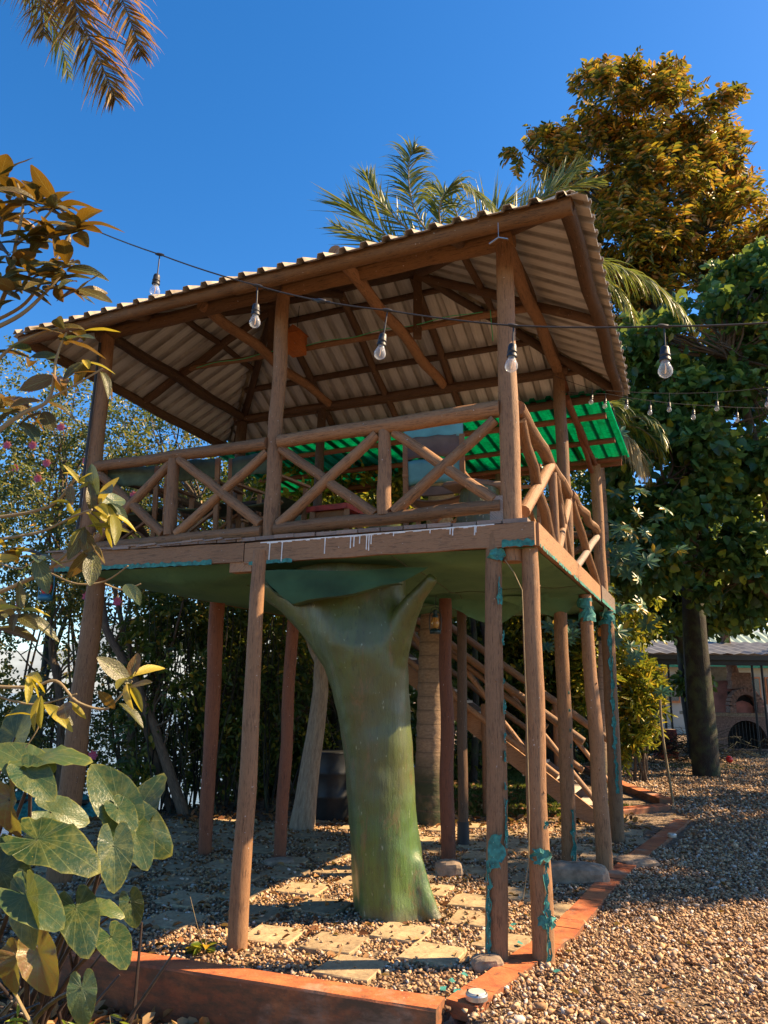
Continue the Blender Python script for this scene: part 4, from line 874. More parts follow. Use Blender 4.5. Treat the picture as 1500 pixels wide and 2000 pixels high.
# ================================================================== TREE TRUNK UNDER THE DECK
def trunk_tree():
    tr = root('green_painted_tree', (.08, 6.5, 0), 'thick green painted tree trunk that holds up the treehouse deck', 'tree trunk')
    prof_ = [(-.08, 768, 76), (.0, 766, 73), (.10, 762, 71), (.22, 758, 70), (.45, 751, 68), (.8, 744, 67), (1.1, 739, 67.5), (1.45, 731, 70), (1.7, 722, 76), (1.91, 713, 84), (2.05, 705, 91), (2.15, 700, 96), (2.3, 695, 101), (2.45, 690, 106), (2.6, 688, 108), (2.75, 688, 108)]
    mb = MB(); vs = []; seg = 40; Y0 = 6.5
    for z, px, rpx in prof_:
        py = 1000 - FPX * (np.array([0, Y0, z - CH]) @ UPV) / (np.array([0, Y0, z - CH]) @ FW)
        c = at(px, py, Y0); dpp = (np.array([0, Y0, z - CH]) @ FW) / FPX; r = rpx * dpp
        for k_ in range(seg):
            a = 2 * math.pi * k_ / seg; fl = max(0, 1 - z / .5) if z < .5 else 0
            rr = r * (1 + .035 * math.sin(3 * a + .5 + z) + .03 * math.sin(5 * a + 1 - z * .8) + fl * .07 * math.sin(7 * a))
            ry = rr * (1 if z < 2 else max(.62, 1 - (z - 2) * .8))
            vs.append((c[0] + math.cos(a) * rr, Y0 + math.sin(a) * ry, z))
    n = len(prof_); mb.add(vs, [(i * seg + k_, i * seg + (k_ + 1) % seg, (i + 1) * seg + (k_ + 1) % seg, (i + 1) * seg + k_) for i in range(n - 1) for k_ in range(seg)] + [tuple(range(seg))[::-1], tuple((n - 1) * seg + k_ for k_ in range(seg))])
    # right limb, left limb and rear limb
    mb.tube([at(742, 1400, 6.5), at(757, 1310, 6.42), at(772, 1255, 6.32), at(795, 1200, 6.2), at(818, 1160, 6.1), at(848, 1125, 6.02)], [.14, .16, .145, .105, .075, .055], 16, True, .08)
    mb.tube([at(700, 1330, 6.5), at(668, 1275, 6.5), at(622, 1215, 6.52), at(570, 1168, 6.55), at(510, 1125, 6.6)], [.16, .19, .18, .15, .13], 16, True, .05)
    mb.tube([at(770, 1300, 6.5), at(765, 1240, 6.6), at(755, 1190, 6.8), at(745, 1120, 7.0)], [.12, .13, .12, .12], 16, True, .05)
    mb.tube([at(790, 1262, 6.28), at(797, 1258, 6.22)], [.055, .03], 12, True, .1)
    # knees at the foot
    for a, l in ((-.45, .02), (.6, -.02)):
        d = np.array([math.cos(a), math.sin(a), 0]); c = np.array([.09, 6.5, 0]); mb.tube([c + d * .18 + (0, 0, .42), c + d * .24 + (0, 0, .20), c + d * (.31 + l * .6) + (0, 0, .04), c + d * (.40 + l) + (0, 0, -.05)], [.08, .10, .08, .05], 12)
    o = obj('trunk', mb, M_trunkgreen, tr)
    for m_, kw in (('REMESH', dict(mode='VOXEL', voxel_size=.022, use_smooth_shade=True)), ('SMOOTH', dict(factor=.6, iterations=8))):
        md = o.modifiers.new(m_.lower(), m_)
        for a, b in kw.items(): setattr(md, a, b)
    tx = bpy.data.textures.new('bark_lumps', 'CLOUDS'); tx.noise_scale = .35; md = o.modifiers.new('lumps', 'DISPLACE'); md.texture = tx; md.strength = .035; md.mid_level = .5
    # limbs above the deck
    for base, top, r0, r1 in ((W(1.25, .45, 2.93), W(1.18, .45, 3.12), .16, .13), (W(.42, .55, 2.93), W(.40, .6, 3.35), .19, .16)):
        mb = MB(); mb.tube([base, (base + top) / 2, top], [r0, (r0 + r1) / 2, r1], 18, True, .04); obj('limb', mb, M_trunkgreen, tr)
    mb = MB(); rock(mb, W(.40, .62, 3.38), .62, .36, .07, .3, rough=.2); obj('limb_top_slab', mb, M_board_g, tr)
trunk_tree()

# ================================================================== FURNITURE ON THE DECK
FZ = 2.925
def chair(pos, yaw, label, back_mat, h=.88, seat_h=.46, wd=.54, tall=False, frame=M_chairwood):
    t = root('folding_chair', (*pos[:2], FZ), label, 'chair', 'folding canvas chairs on the deck')
    c, s = math.cos(yaw), math.sin(yaw); X = np.array([c, s, 0]); Y = np.array([-s, c, 0]); O = np.array([pos[0], pos[1], FZ])   # X width, Y facing direction
    P = lambda a, b, z: O + X * a + Y * b + np.array([0, 0, z])
    hw = wd / 2
    for sx in (-1, 1):
        mb = MB(); mb.beam(P(sx * hw, -.20, .0), P(sx * hw, -.24, h), .03, .045, tuple(X)); obj('back_post', mb, frame, t, False)
        mb = MB(); mb.beam(P(sx * hw, .22, .0), P(sx * hw, .22, .64), .03, .04, tuple(X)); obj('front_post', mb, frame, t, False)
        mb = MB(); mb.beam(P(sx * hw, -.25, .655), P(sx * hw, .27, .665), .05, .022, tuple(X) if 0 else (0, 0, 1)); obj('armrest', mb, frame, t, False)
        mb = MB(); mb.beam(P(sx * hw, -.24, .02), P(sx * hw, .26, .02), .03, .035); obj('runner', mb, frame, t, False)
    for yy in (-.16, .18):
        mb = MB(); mb.beam(P(-hw, yy, .04), P(hw, yy + .01, seat_h - .03), .022, .035, tuple(Y)); obj('cross_leg', mb, frame, t, False)
        mb = MB(); mb.beam(P(hw, yy + .03, .04), P(-hw, yy + .03, seat_h - .03), .022, .035, tuple(Y)); obj('cross_leg', mb, frame, t, False)
    def cloth(name, z0_, z1_, y0_, y1_, mat, sag, th_=.008):
        mb = MB(); n = 10; m = 5; vs = []; uv = []
        for sgn in (0, 1):
            for j in range(m + 1):
                for i in range(n + 1):
                    a, b = i / n * 2 - 1, j / m
                    vs.append(P(a * (hw + .012), y0_ + (y1_ - y0_) * b + (-sag * (1 - a * a) if abs(z1_ - z0_) > .1 else 0) + sgn * th_ * (1 if abs(z1_ - z0_) > .1 else 0), z0_ + (z1_ - z0_) * b + (-sag * (1 - a * a) if abs(z1_ - z0_) <= .1 else .006 * math.sin(a * 9)) + sgn * th_ * (1 if abs(z1_ - z0_) <= .1 else 0))); uv.append((a, b))
        S = n + 1; Q = S * (m + 1); fs = []
        for j in range(m):
            for i in range(n):
                k_ = j * S + i; fs += [(k_, k_ + 1, k_ + S + 1, k_ + S), (Q + k_ + S, Q + k_ + S + 1, Q + k_ + 1, Q + k_)]
        for i in range(n): fs += [(i, Q + i, Q + i + 1, i + 1), (m * S + i, m * S + i + 1, Q + m * S + i + 1, Q + m * S + i)]
        mb.add(vs, fs, uv); obj(name, mb, mat, t)
    cloth('backrest', h - .20, h - .005, -.235, -.245, back_mat, .035)
    cloth('seat', seat_h, seat_h + .01, -.20, .22, back_mat if not tall else M_brownband, .05)
    if tall:
        cloth('head_cushion', h - .02, h + .16, -.25, -.26, M_canvasB, .02, .03); cloth('back_cushion', h - .42, h - .21, -.20, -.23, M_canvasB, .02, .05); cloth('back_panel', seat_h + .02, seat_h + .10, -.19, -.2, M_brownband, .02)
    return t
yF = math.atan2(-UX[1], -UX[0])                                   # along -U
chair(gnd(280, 930, 3.78), yF + .25, 'dark green canvas chair in the left corner behind the railing', M_canvasD)
chair(gnd(402, 918, 3.78), yF + .12, 'dark green canvas chair second from the left corner of the deck', M_canvasD)
chair(gnd(527, 903, 3.80), yF - .06, 'dark green canvas chair just behind the middle post', M_canvasD)
chair(W(.88, .95, 0), yF + .12, 'tall folding chair with blue green cushions and brown band', M_brownband, 1.0, .46, .52, True)
chair(W(-.02 + .28, 1.75, 0), yF + 1.5, 'folding chair with light blue cover near the right railing', M_canvasB, .86)
chair(W(3.3, 2.0, 0), yF + 3.2, 'empty dark green chair facing the front at the rear of the deck', M_canvasD)
tb = root('red_table', (-.44, 7.0, FZ), 'small low red painted wooden table on the deck', 'table')
mb = MB(); mb.beam(W(1.66, .82, 3.345), W(2.10, .84, 3.345), .38, .05); obj('table_top', mb, M_redpaint, tb, False)
for u, v in ((1.7, .68), (2.06, .68), (1.7, .98), (2.06, .98)):
    mb = MB(); mb.beam(W(u, v, FZ), W(u, v, 3.32), .05, .05, (1, 0, 0)); obj('leg', mb, M_chairwood, tb, False)
mb = MB(); mb.beam(W(1.72, .70, 3.28), W(2.04, .70, 3.28), .02, .08); obj('apron', mb, M_chairwood, tb, False)
t2 = root('slatted_table', W(2.9, 1.3, FZ), 'dark wooden table between the green canvas chairs', 'table')
for i in range(5): mb = MB(); mb.beam(W(2.6, 1.0 + i * .13, 3.56), W(3.4, 1.0 + i * .13, 3.56), .11, .03); obj('table_slat', mb, M_wood_d, t2, False)
for u, v in ((2.65, 1.05), (3.35, 1.05), (2.65, 1.48), (3.35, 1.48)):
    mb = MB(); mb.beam(W(u, v, FZ), W(u + .1 * (1 if u < 3 else -1), v, 3.54), .05, .05, (1, 0, 0)); obj('leg', mb, M_wood_d, t2, False)
# hanging terracotta-orange box under the left king post
bx = root('hanging_box', W(2.60, 1.17, 5.2), 'orange brown wooden box hanging under the roof by the left king post', 'box')
M_orange = painted_log('orange_varnished_wood', (.48, .15, .035), (.2, .06, .02), bare=(.5, .2, .06))
mb = MB(); mb.box(W(2.57, 1.12, 5.33), .17, .16, .22, UX, VX); obj('body', mb, M_orange, bx, False)
mb = MB(); mb.add([W(2.67, 1.02, 5.44), W(2.67, 1.22, 5.44), W(2.47, 1.22, 5.44), W(2.47, 1.02, 5.44), W(2.57, 1.02, 5.52), W(2.57, 1.22, 5.52)], [(0, 1, 5, 4), (4, 5, 2, 3), (0, 4, 3), (1, 2, 5), (3, 2, 1, 0)]); obj('lid', mb, M_orange, bx, False)
mb = MB(); mb.tube([W(2.57, 1.12, 5.52), W(2.57, 1.15, 5.8)], .004, 5); obj('hanging_wire', mb, M_black, bx)

# ================================================================== STRING LIGHTS
def bulb_parts(t, p, s, d=(0, 0, -1.), drop=.05):
    """socket and glass hanging from p"""
    p = np.asarray(p, float); d = nrm(d)
    def lathe(prof, z0_): return [(p + d * (z0_ + z) * s, r * s) for z, r in prof]
    def add(name, prof, mat, seg=16):
        mb = MB(); pts = [a for a, b in lathe(prof, drop)]; rr = [b for a, b in lathe(prof, drop)]; mb.tube(pts, rr, seg, True); return obj(name, mb, mat, t)
    mb = MB(); mb.tube([p, p + d * drop * s + np.array([.002, 0, 0])], .0028 * s, 6, False); obj('drop_cable', mb, M_black, t)
    so_ = add('socket', [(0, .006), (.004, .012), (.012, .015), (.03, .0155), (.031, .0175), (.036, .0175), (.037, .0155), (.043, .0155), (.044, .018), (.052, .018)], M_black)
    gl = add('glass_bulb', [(.052, .012), (.060, .013), (.070, .018), (.082, .0225), (.092, .0225), (.101, .018), (.107, .010), (.1095, .002)], M_glass, 20)
    mb = MB(); a = p + d * (drop + .06) * s; b = p + d * (drop + .095) * s; mb.tube([a, (a + b) / 2 + np.array([.001, 0, 0]) * s, b], .0018 * s, 5); f = obj('filament', mb, M_fil, t)
    f.parent = gl; f.location = Vector((0, 0, 0)); f.location = Vector(WL[t.name] - WL[t.name])
def cable(t, pts, r=.0035):
    P = []
    for i in range(len(pts) - 1):
        a, b = np.asarray(pts[i], float), np.asarray(pts[i + 1], float); L = np.linalg.norm(b - a)
        for q in range(6): tt = q / 6; P.append(a + (b - a) * tt + np.array([0, 0, -.012 * L * 4 * tt * (1 - tt)]))
    P.append(np.asarray(pts[-1], float)); mb = MB(); mb.tube(P, r, 7); obj('cable', mb, M_black, t)
fs_ = root('string_lights', at(310, 497, 3.35), 'near string of clear bulbs on black cable crossing in front of the roof', 'string lights')
lp = [(-60, 335, 3.95), (142, 430, 3.62), (312, 497, 3.35), (503, 558, 3.12), (628, 588, 3.0), (757, 606, 2.9), (1003, 636, 2.66), (1297, 637, 2.42), (1520, 629, 2.3)]
cable(fs_, [at(*q) for q in lp])
for (ax_, ay_, Y, bx_, by_, sc_) in ((142, 430, 3.62, 126, 500, 1.0), (312, 497, 3.35, 301, 578, 1.0), (503, 558, 3.12, 497, 640, 1.02), (757, 606, 2.9, 740, 702, 1.02), (1003, 636, 2.66, 998, 727, 1.0), (1297, 637, 2.42, 1300, 738, 1.0)):
    a = at(ax_, ay_, Y); b = at(bx_, by_, Y); L = np.linalg.norm(b - a); bulb_parts(fs_, a, 1.08, b - a, max(.02, L / 1.08 - .110))
    mb = MB(); q = nrm(at(ax_ + 30, ay_ + 5, Y) - a); mb.tube([a - q * .022, a - q * .010, a + q * .010, a + q * .022], [.0045, .008, .008, .0045], 8); obj('cable_joint', mb, M_black, fs_)
a = at(628, 588, 3.0); q = nrm(at(700, 600, 2.95) - a); mb = MB(); mb.tube([a - q * .045, a - q * .02, a - q * .018, a + q * .018, a + q * .02, a + q * .045], [.0055, .006, .010, .010, .006, .0055], 10); obj('cable_coupler', mb, M_black, fs_)
for (lab, cab, bl) in (('upper thin string of small bulbs running right from the rear roof corner', [(1085, 735, 7.6), (1157, 760, 7.5), (1290, 768, 7.4), (1400, 766, 7.3), (1520, 754, 7.2)], [(1157, 760, 1154, 790), (1225, 765, 1223, 800), (1307, 767, 1307, 805), (1401, 766, 1400, 803), (1500, 757, 1498, 795)]),
                       ('lower thin string of small bulbs running right from the rear roof corner', [(1095, 765, 7.4), (1185, 769, 7.3), (1280, 784, 7.2), (1390, 793, 7.1), (1520, 797, 7.0)], [(1183, 769, 1181, 798), (1270, 783, 1269, 811), (1355, 790, 1354, 820), (1440, 795, 1439, 825)])):
    t = root('string_lights', at(*cab[1]), lab, 'string lights'); cable(t, [at(*q) for q in cab], .003)
    for (x0, y0_, x1, y1_) in bl:
        Y = 7.3; a = at(x0, y0_, Y); b = at(x1, y1_, Y); L = np.linalg.norm(b - a); bulb_parts(t, a, 1.0, b - a, max(.015, L - .110))

# hurricane lanterns
def lantern(p, s, label, mat_body, mat_glass):
    t = root('hurricane_lantern', p - np.array([0, 0, .36 * s]), label, 'lantern'); p = np.asarray(p, float)
    def lathe(name, pr, mat, seg=18):
        mb = MB(); mb.tube([p + np.array([0, 0, z * s]) for z, r in pr], [r * s for z, r in pr], seg); obj(name, mb, mat, t)
    lathe('font', [(-.36, .060), (-.355, .075), (-.31, .075), (-.30, .062), (-.285, .030)], mat_body)
    lathe('globe', [(-.285, .030), (-.26, .046), (-.22, .056), (-.18, .05), (-.14, .034)], mat_glass)
    lathe('chimney', [(-.14, .038), (-.12, .042), (-.10, .030), (-.06, .028), (-.055, .040), (-.04, .026), (-.03, .010)], mat_body)
    for sx in (-1, 1):
        mb = MB(); mb.tube([p + np.array([sx * .072 * s, 0, -.31 * s]), p + np.array([sx * .080 * s, 0, -.2 * s]), p + np.array([sx * .072 * s, 0, -.1 * s]), p + np.array([sx * .03 * s, 0, -.05 * s])], .006 * s, 8); obj('side_tube', mb, mat_body, t)
    mb = MB(); mb.tube([p + np.array([-.072 * s, 0, -.1 * s]), p + np.array([-.045 * s, 0, -.01 * s]), p, p + np.array([.045 * s, 0, -.01 * s]), p + np.array([.072 * s, 0, -.1 * s])], .003, 6); obj('handle', mb, M_black, t)
    mb = MB(); mb.tube([p, p + np.array([.01, 0, .12])], .003, 5); obj('hook', mb, M_black, t)
    return t
M_lampblue = simple('blue_enamel', (.02, .14, .22), .4, .2, .2); M_lampred = simple('red_glass_paper', (.6, .035, .03), .35, 0, .35, 40)
M_lampdk = simple('black_teal_enamel', (.012, .035, .04), .4, .2, .2); k = NT('amber_glass'); k.base((.75, .40, .10)); k.set(Roughness=.15, Transmission_Weight=.6); M_amber = k.m
lantern(at(95, 1108, 7.1), .88, 'blue hurricane lantern with a red globe at the left end of the deck', M_lampblue, M_lampred)
lantern(at(850, 1186, 7.4), .72, 'dark hurricane lantern with amber glass hanging beside the tree trunk', M_lampdk, M_amber)
lantern(at(1172, 1210, 9.7), .75, 'small lantern with orange globe behind the rear right poles', M_lampdk, simple('orange_globe', (.7, .25, .04), .3, 0, .2))

# solar discs on the kerb
for (px, py, s, lab) in ((931, 1946, .062, 'round solar light disc on the kerb near the front netted pole'), (1336 - 24, 1633 - 1, .055, 'round solar light disc on the kerb beyond the rear poles')):
    p = gnd(px, py, .06); t = root('solar_light', p, lab, 'solar light')
    mb = MB(); mb.tube([p - (0, 0, .012), p + (0, 0, .012), p + (0, 0, .020)], [s, s, s * .93], 28); obj('rim', mb, M_metal, t, False)
    mb = MB(); mb.tube([p + (0, 0, .020), p + (0, 0, .026)], [s * .8, s * .74], 28); obj('lens', mb, simple('frosted_lens', (.55, .52, .45), .3), t, False)
    for a in (.5, 2.6, 4.7): mb = MB(); q = p + np.array([math.cos(a) * s * .85, math.sin(a) * s * .85, .022]); mb.tube([q, q + (0, 0, .004)], .006, 8); obj('screw', mb, M_black, t, False)

# ================================================================== BACKGROUND BUILDINGS
def quadbox(t, name, x0, x1, y0, y1, z0_, z1_, mat, **kw):
    mb = MB(); mb.box(((x0 + x1) / 2, (y0 + y1) / 2, (z0_ + z1_) / 2), x1 - x0, y1 - y0, z1_ - z0_); return obj(name, mb, mat, t, False)
M_plaster = simple('grey_green_plaster', (.30, .36, .33), .9, 0, .2, 2); M_brickd = simple('sooty_brick', (.22, .13, .10), .9, 0, .5, 20, .6)
M_redbr = simple('dark_red_brick', (.22, .05, .04), .9, 0, .4, 10, .5); M_dark = simple('dark_void', (.012, .011, .012), .9)
M_steel = simple('dark_steel', (.018, .02, .022), .5, .4, .3); M_clayred = simple('red_dome_plaster', (.38, .15, .12), .9, 0, .4, 2.5)
YO = 24.6; cx, cz = at(1462, 1462, YO)[0], 0.0
ov = root('brick_oven', (cx, YO, 0), 'domed brick pizza oven on a stone base under the dark canopy', 'oven')
def arch_wall(name, c, wdt, z0_, z1_, ow, oh, oz, mat, y0_, y1_):
    """front wall with an arched opening"""
    mb = MB(); n = 14; top = oz + oh - ow / 2
    pts = [(-ow / 2, oz)] + [(-ow / 2 * math.cos(math.pi * i / n), top + ow / 2 * math.sin(math.pi * i / n)) for i in range(n + 1)] + [(ow / 2, oz)]
    for (a, b) in zip(pts[:-1], pts[1:]):
        xa, za = a; xb, zb = b
        if abs(xa - xb) < 1e-6: continue
        mb.add([(c + xa, y0_, za), (c + xb, y0_, zb), (c + xb, y0_, z1_), (c + xa, y0_, z1_)], [(0, 1, 2, 3)]); mb.add([(c + xa, y0_, za), (c + xb, y0_, zb), (c + xb, y1_, zb), (c + xa, y1_, za)], [(3, 2, 1, 0)])
    mb.add([(c - wdt / 2, y0_, z0_), (c - ow / 2, y0_, z0_), (c - ow / 2, y0_, z1_), (c - wdt / 2, y0_, z1_)], [(0, 1, 2, 3)]); mb.add([(c + ow / 2, y0_, z0_), (c + wdt / 2, y0_, z0_), (c + wdt / 2, y0_, z1_), (c + ow / 2, y0_, z1_)], [(0, 1, 2, 3)])
    for sx in (-1, 1): mb.add([(c + sx * ow / 2, y0_, z0_), (c + sx * ow / 2, y1_, z0_), (c + sx * ow / 2, y1_, top), (c + sx * ow / 2, y0_, top)], [(0, 1, 2, 3)])
    if oz > z0_: mb.add([(c - ow / 2, y0_, z0_), (c + ow / 2, y0_, z0_), (c + ow / 2, y0_, oz), (c - ow / 2, y0_, oz)], [(0, 1, 2, 3)])
    return obj(name, mb, mat, ov, False)
arch_wall('base_wall', cx, 2.6, 0, 1.02, 1.25, .85, .05, M_brickd, YO, YO + .5); quadbox(ov, 'log_store_back', cx - .8, cx + .8, YO + .51, YO + .56, 0, 1.0, M_dark)
for i in range(11): x = cx - .56 + i * .112; mb = MB(); mb.tube([(x, YO + .03, .05), (x, YO + .03, .86 - abs(x - cx) ** 2 * .9)], .014, 6); obj('grate_bar', mb, M_steel, ov)
quadbox(ov, 'hearth_slab', cx - 1.35, cx + 1.35, YO - .06, YO + 1.9, 1.025, 1.13, M_conc)
mb = MB(); seg = 28; vs = []
for i in range(10):
    a = i / 9 * math.pi / 2
    for k_ in range(seg): th_ = 2 * math.pi * k_ / seg; vs.append((cx + 1.12 * math.cos(a) * math.cos(th_), YO + 1.05 + .98 * math.cos(a) * math.sin(th_), 1.13 + 1.02 * math.sin(a)))
mb.add(vs, [(i * seg + k_, i * seg + (k_ + 1) % seg, (i + 1) * seg + (k_ + 1) % seg, (i + 1) * seg + k_) for i in range(9) for k_ in range(seg)]); obj('dome', mb, M_clayred, ov)
for i in range(13):
    a = math.pi * (i + .5) / 13; c0, r_ = np.array([cx, YO - .02, 1.35]), .44; p = c0 + np.array([-math.cos(a) * r_, 0, math.sin(a) * r_]); mb = MB(); mb.box(p, .2, .3, .10, (-math.cos(a), 0, math.sin(a)), (0, 1, 0)); obj('arch_brick', mb, M_brickd, ov, False)
for sx in (-1, 1):
    for i in range(2): quadbox(ov, 'arch_brick', cx + sx * .44 - .1, cx + sx * .44 + .1, YO - .17, YO + .13, 1.135 + i * .1, 1.23 + i * .1, M_brickd)
quadbox(ov, 'mouth_back', cx - .42, cx + .42, YO + .14, YO + .2, 1.14, 1.78, M_dark)
for i in range(4): quadbox(ov, 'throat_brick', cx - .34 + (i % 2) * .03, cx + .34 - (i % 2) * .03, YO + .02, YO + .35, 1.86 + i * .13, 1.985 + i * .13, M_brickd)
mb = MB(); mb.tube([(cx - .12, YO + .25, 2.3), (cx - .2, YO + .4, 2.9), (cx - .25, YO + .4, 3.6), (cx - .25, YO + .4, 3.62), (cx - .25, YO + .4, 3.75)], [.17, .15, .15, .3, .04], 14); obj('flue', mb, M_brickd, ov)
kt = root('outdoor_kitchen', (cx - 1.5, YO + 2, 0), 'open cooking shelter with dark sheet canopy grey plaster walls and steel posts', 'shelter')
xl, xr_ = at(1262, 1400, YO - 2)[0], cx + 5
quadbox(kt, 'low_wall', at(1352, 1400, YO)[0], cx - 1.31, YO + .02, YO + .2, 0, .98, M_plaster); quadbox(kt, 'right_wall', cx + 1.31, cx + 5, YO + .02, YO + .2, 0, .98, M_plaster)
quadbox(kt, 'wall_coping', at(1352, 1400, YO)[0] - .05, cx - 1.36, YO - .03, YO + .25, .985, 1.05, M_conc)
quadbox(kt, 'tiled_pier', at(1392, 1400, YO + 1.5)[0], at(1410, 1400, YO + 1.5)[0] + .3, YO + 1.5, YO + 1.9, 0, 2.6, simple('pale_tile', (.35, .33, .28), .6)); quadbox(kt, 'dark_door', at(1366, 1400, YO + 1)[0], at(1392, 1400, YO + 1)[0] - .05, YO + 1, YO + 1.1, .3, 2.5, M_steel)
quadbox(kt, 'canopy_beam', xl - .1, xr_, YO - 2.2, YO - 2.05, 2.52, 2.74, M_steel); quadbox(kt, 'canopy_gutter', xl - .2, xr_, YO - 2.36, YO - 2.22, 2.66, 2.80, M_black)
mb = MB(); n = 46; vs = []
for i in range(n + 1):
    x = xl - .2 + (xr_ - xl + .2) * i / n; z = .04 * (i % 2); vs += [(x, YO - 2.4, 2.82 + z), (x, YO + .6, 3.35 + z), (x, YO + 3.6, 3.0 + z)]
mb.add(vs, [q for i in range(n) for q in ((i * 3, i * 3 + 3, i * 3 + 4, i * 3 + 1), (i * 3 + 1, i * 3 + 4, i * 3 + 5, i * 3 + 2))]); obj('canopy_sheet', mb, simple('old_dark_sheet', (.10, .10, .10), .6, .2, .5, 3), kt, False)
for px in (1285, 1300, 1312, 1362, 1478, 1497): x = at(px, 1400, YO - 2)[0]; mb = MB(); mb.tube([(x, YO - 2, 0), (x, YO - 2, 2.54)], .035, 8); obj('steel_post', mb, M_steel, kt)
pl = root('brick_planter', (at(1303, 1455, 21)[0], 21, 0), 'dark red brick planter wall left of the big tree', 'planter'); px0, px1 = at(1283, 1450, 21)[0], at(1324, 1450, 21)[0]
for r_ in range(9):
    nb = 3
    for c_ in range(nb + (r_ % 2)):
        wd_ = (px1 - px0) / nb; x0 = px0 + (c_ - .5 * (r_ % 2)) * wd_; x1 = min(x0 + wd_ - .012, px1); x0 = max(x0, px0); quadbox(pl, 'brick', x0, x1, 21 + R.uniform(-.006, .006), 21.35, .0 + r_ * .085, .075 + r_ * .085, M_redbr)
quadbox(pl, 'mortar_core', px0 + .01, px1 - .01, 21.02, 21.33, 0, .76, M_conc)
hb = root('garden_house', (at(1450, 1400, 34)[0], 34, 0), 'cream house with green gutter and orange framed windows behind the oven', 'house')
hx0, hx1 = at(1225, 1400, 34)[0], at(1700, 1400, 34)[0]
quadbox(hb, 'wall', hx0, hx1, 34, 36, 0, 2.9, simple('cream_wall', (.42, .40, .33), .9, 0, .1, 1)); quadbox(hb, 'gutter', hx0 - .3, hx1, 33.5, 33.64, 2.82, 2.98, simple('green_gutter', (.03, .25, .12), .5))
mb = MB(); n = 60; vs = []
for i in range(n + 1): x = hx0 - .3 + (hx1 - hx0 + .3) * i / n; z = .05 * (i % 2); vs += [(x, 33.5, 3.0 + z), (x, 37, 4.6 + z)]
mb.add(vs, [(i * 2, i * 2 + 2, i * 2 + 3, i * 2 + 1) for i in range(n)]); obj('roof', mb, simple('green_grey_roof', (.2, .28, .24), .6, .1, .2, 3), hb, False)
for i, px in enumerate((1262, 1310, 1435, 1470, 1520)):
    x = at(px, 1400, 34)[0]; wf = quadbox(hb, 'window', x - .45, x + .45, 33.93, 33.995, 1.3, 2.45, simple('orange_window_frame', (.45, .16, .05), .5))
    mb = MB(); mb.box((x, 33.915, 1.88), .76, .02, .98); obj('pane', mb, simple('window_pane', (.05, .06, .07), .1), wf, False)
bl_ = root('red_ball', gnd(1425, 1490), 'small bright red ball lying on the gravel before the oven', 'ball'); p = gnd(1425, 1490) + np.array([0, 0, .085]); mb = MB()
mb.tube([p + np.array([0, 0, .085 * math.sin(a)]) for a in np.linspace(-1.57, 1.57, 12)], [max(.002, .085 * math.cos(a)) for a in np.linspace(-1.57, 1.57, 12)], 20); obj('shell', mb, simple('shiny_red_rubber', (.75, .03, .02), .3, 0, .05), bl_)
mb = MB(); q = [p + np.array([.086 * math.cos(a), .03 * math.sin(a), .086 * math.sin(a)]) for a in np.linspace(0, 6.28, 25)]; mb.tube(q, .003, 5, False); obj('seam', mb, M_redpaint, bl_)
# black drum
p = np.array([at(648, 1600, 10.9)[0], 10.9, 0]); dr = root('steel_drum', p, 'black steel drum in the shade behind the pale trunk', 'drum'); mb = MB()
zz = [0, .02, .28, .30, .32, .58, .60, .62, .84, .86]; rr = [.26, .265, .265, .275, .265, .265, .275, .265, .265, .27]; mb.tube([p + (0, 0, z) for z in zz], rr, 26); obj('body', mb, M_steel, dr, True); mb = MB(); mb.tube([p + (0, 0, .86), p + (0, 0, .875)], [.272, .268], 26); obj('lid', mb, M_steel, dr, False)
# plank pile with teal tarp at the left
pp = root('plank_pile', at(110, 1590, 11.2), 'stack of dark planks under the shrubs at the left', 'planks')
for i in range(12):
    a = np.array([-6.2 + R.uniform(-.3, .2), 11.1 + R.uniform(-.3, .4), .02 + (i // 3) * .09 - .15]); mb = MB(); mb.beam(a, a + np.array([2.6 + R.uniform(-.3, .3), R.uniform(-.5, .2), R.uniform(-.02, .05)]), .17, .035); obj('plank', mb, M_wood_d if i % 3 else M_board_g, pp, False)
mb = MB(); n = 16; vs = [np.array([-5.2 + 1.7 * i / n, 10.55 + .5 * j / n * 1.4, .12 + .14 * math.sin(i * .8) * math.sin(j * .6 + 1) + .05 * R.random() - (.25 if j == 0 else 0)]) for j in range(n + 1) for i in range(n + 1)]
mb.add(vs, [(j * (n + 1) + i, j * (n + 1) + i + 1, (j + 1) * (n + 1) + i + 1, (j + 1) * (n + 1) + i) for j in range(n) for i in range(n)]); tag(obj('tarpaulin', mb, M_teal), 'crumpled dark teal tarpaulin lying over the plank pile', 'tarp')

# ================================================================== TREES AND SHRUBS
L_dark = leafmat('dark_glossy_leaf', [(0, (.018, .045, .012)), (.5, (.05, .10, .022)), (.8, (.11, .15, .03)), (.93, (.32, .27, .03)), (1, (.42, .25, .03))], .40, .38)
L_olive = leafmat('small_olive_leaf', [(0, (.03, .05, .018)), (.5, (.075, .11, .035)), (.75, (.18, .19, .06)), (.95, (.30, .22, .05)), (1, (.4, .2, .04))], .35, .4)
L_vine = leafmat('vine_leaf', [(0, (.025, .075, .02)), (.5, (.06, .15, .045)), (.80, (.12, .24, .06)), (.92, (.22, .31, .06)), (.97, (.36, .38, .03)), (1, (.45, .3, .02))], .38, .36, .5)
L_orange = leafmat('orange_turning_leaf', [(0, (.03, .045, .015)), (.28, (.09, .10, .02)), (.45, (.30, .22, .015)), (.7, (.55, .30, .02)), (.9, (.55, .19, .03)), (1, (.6, .38, .16))], .35, .4)
L_yel = leafmat('croton_leaf', [(0, (.04, .08, .01)), (.4, (.12, .16, .015)), (.75, (.5, .42, .03)), (1, (.6, .35, .03))], .4, .35)
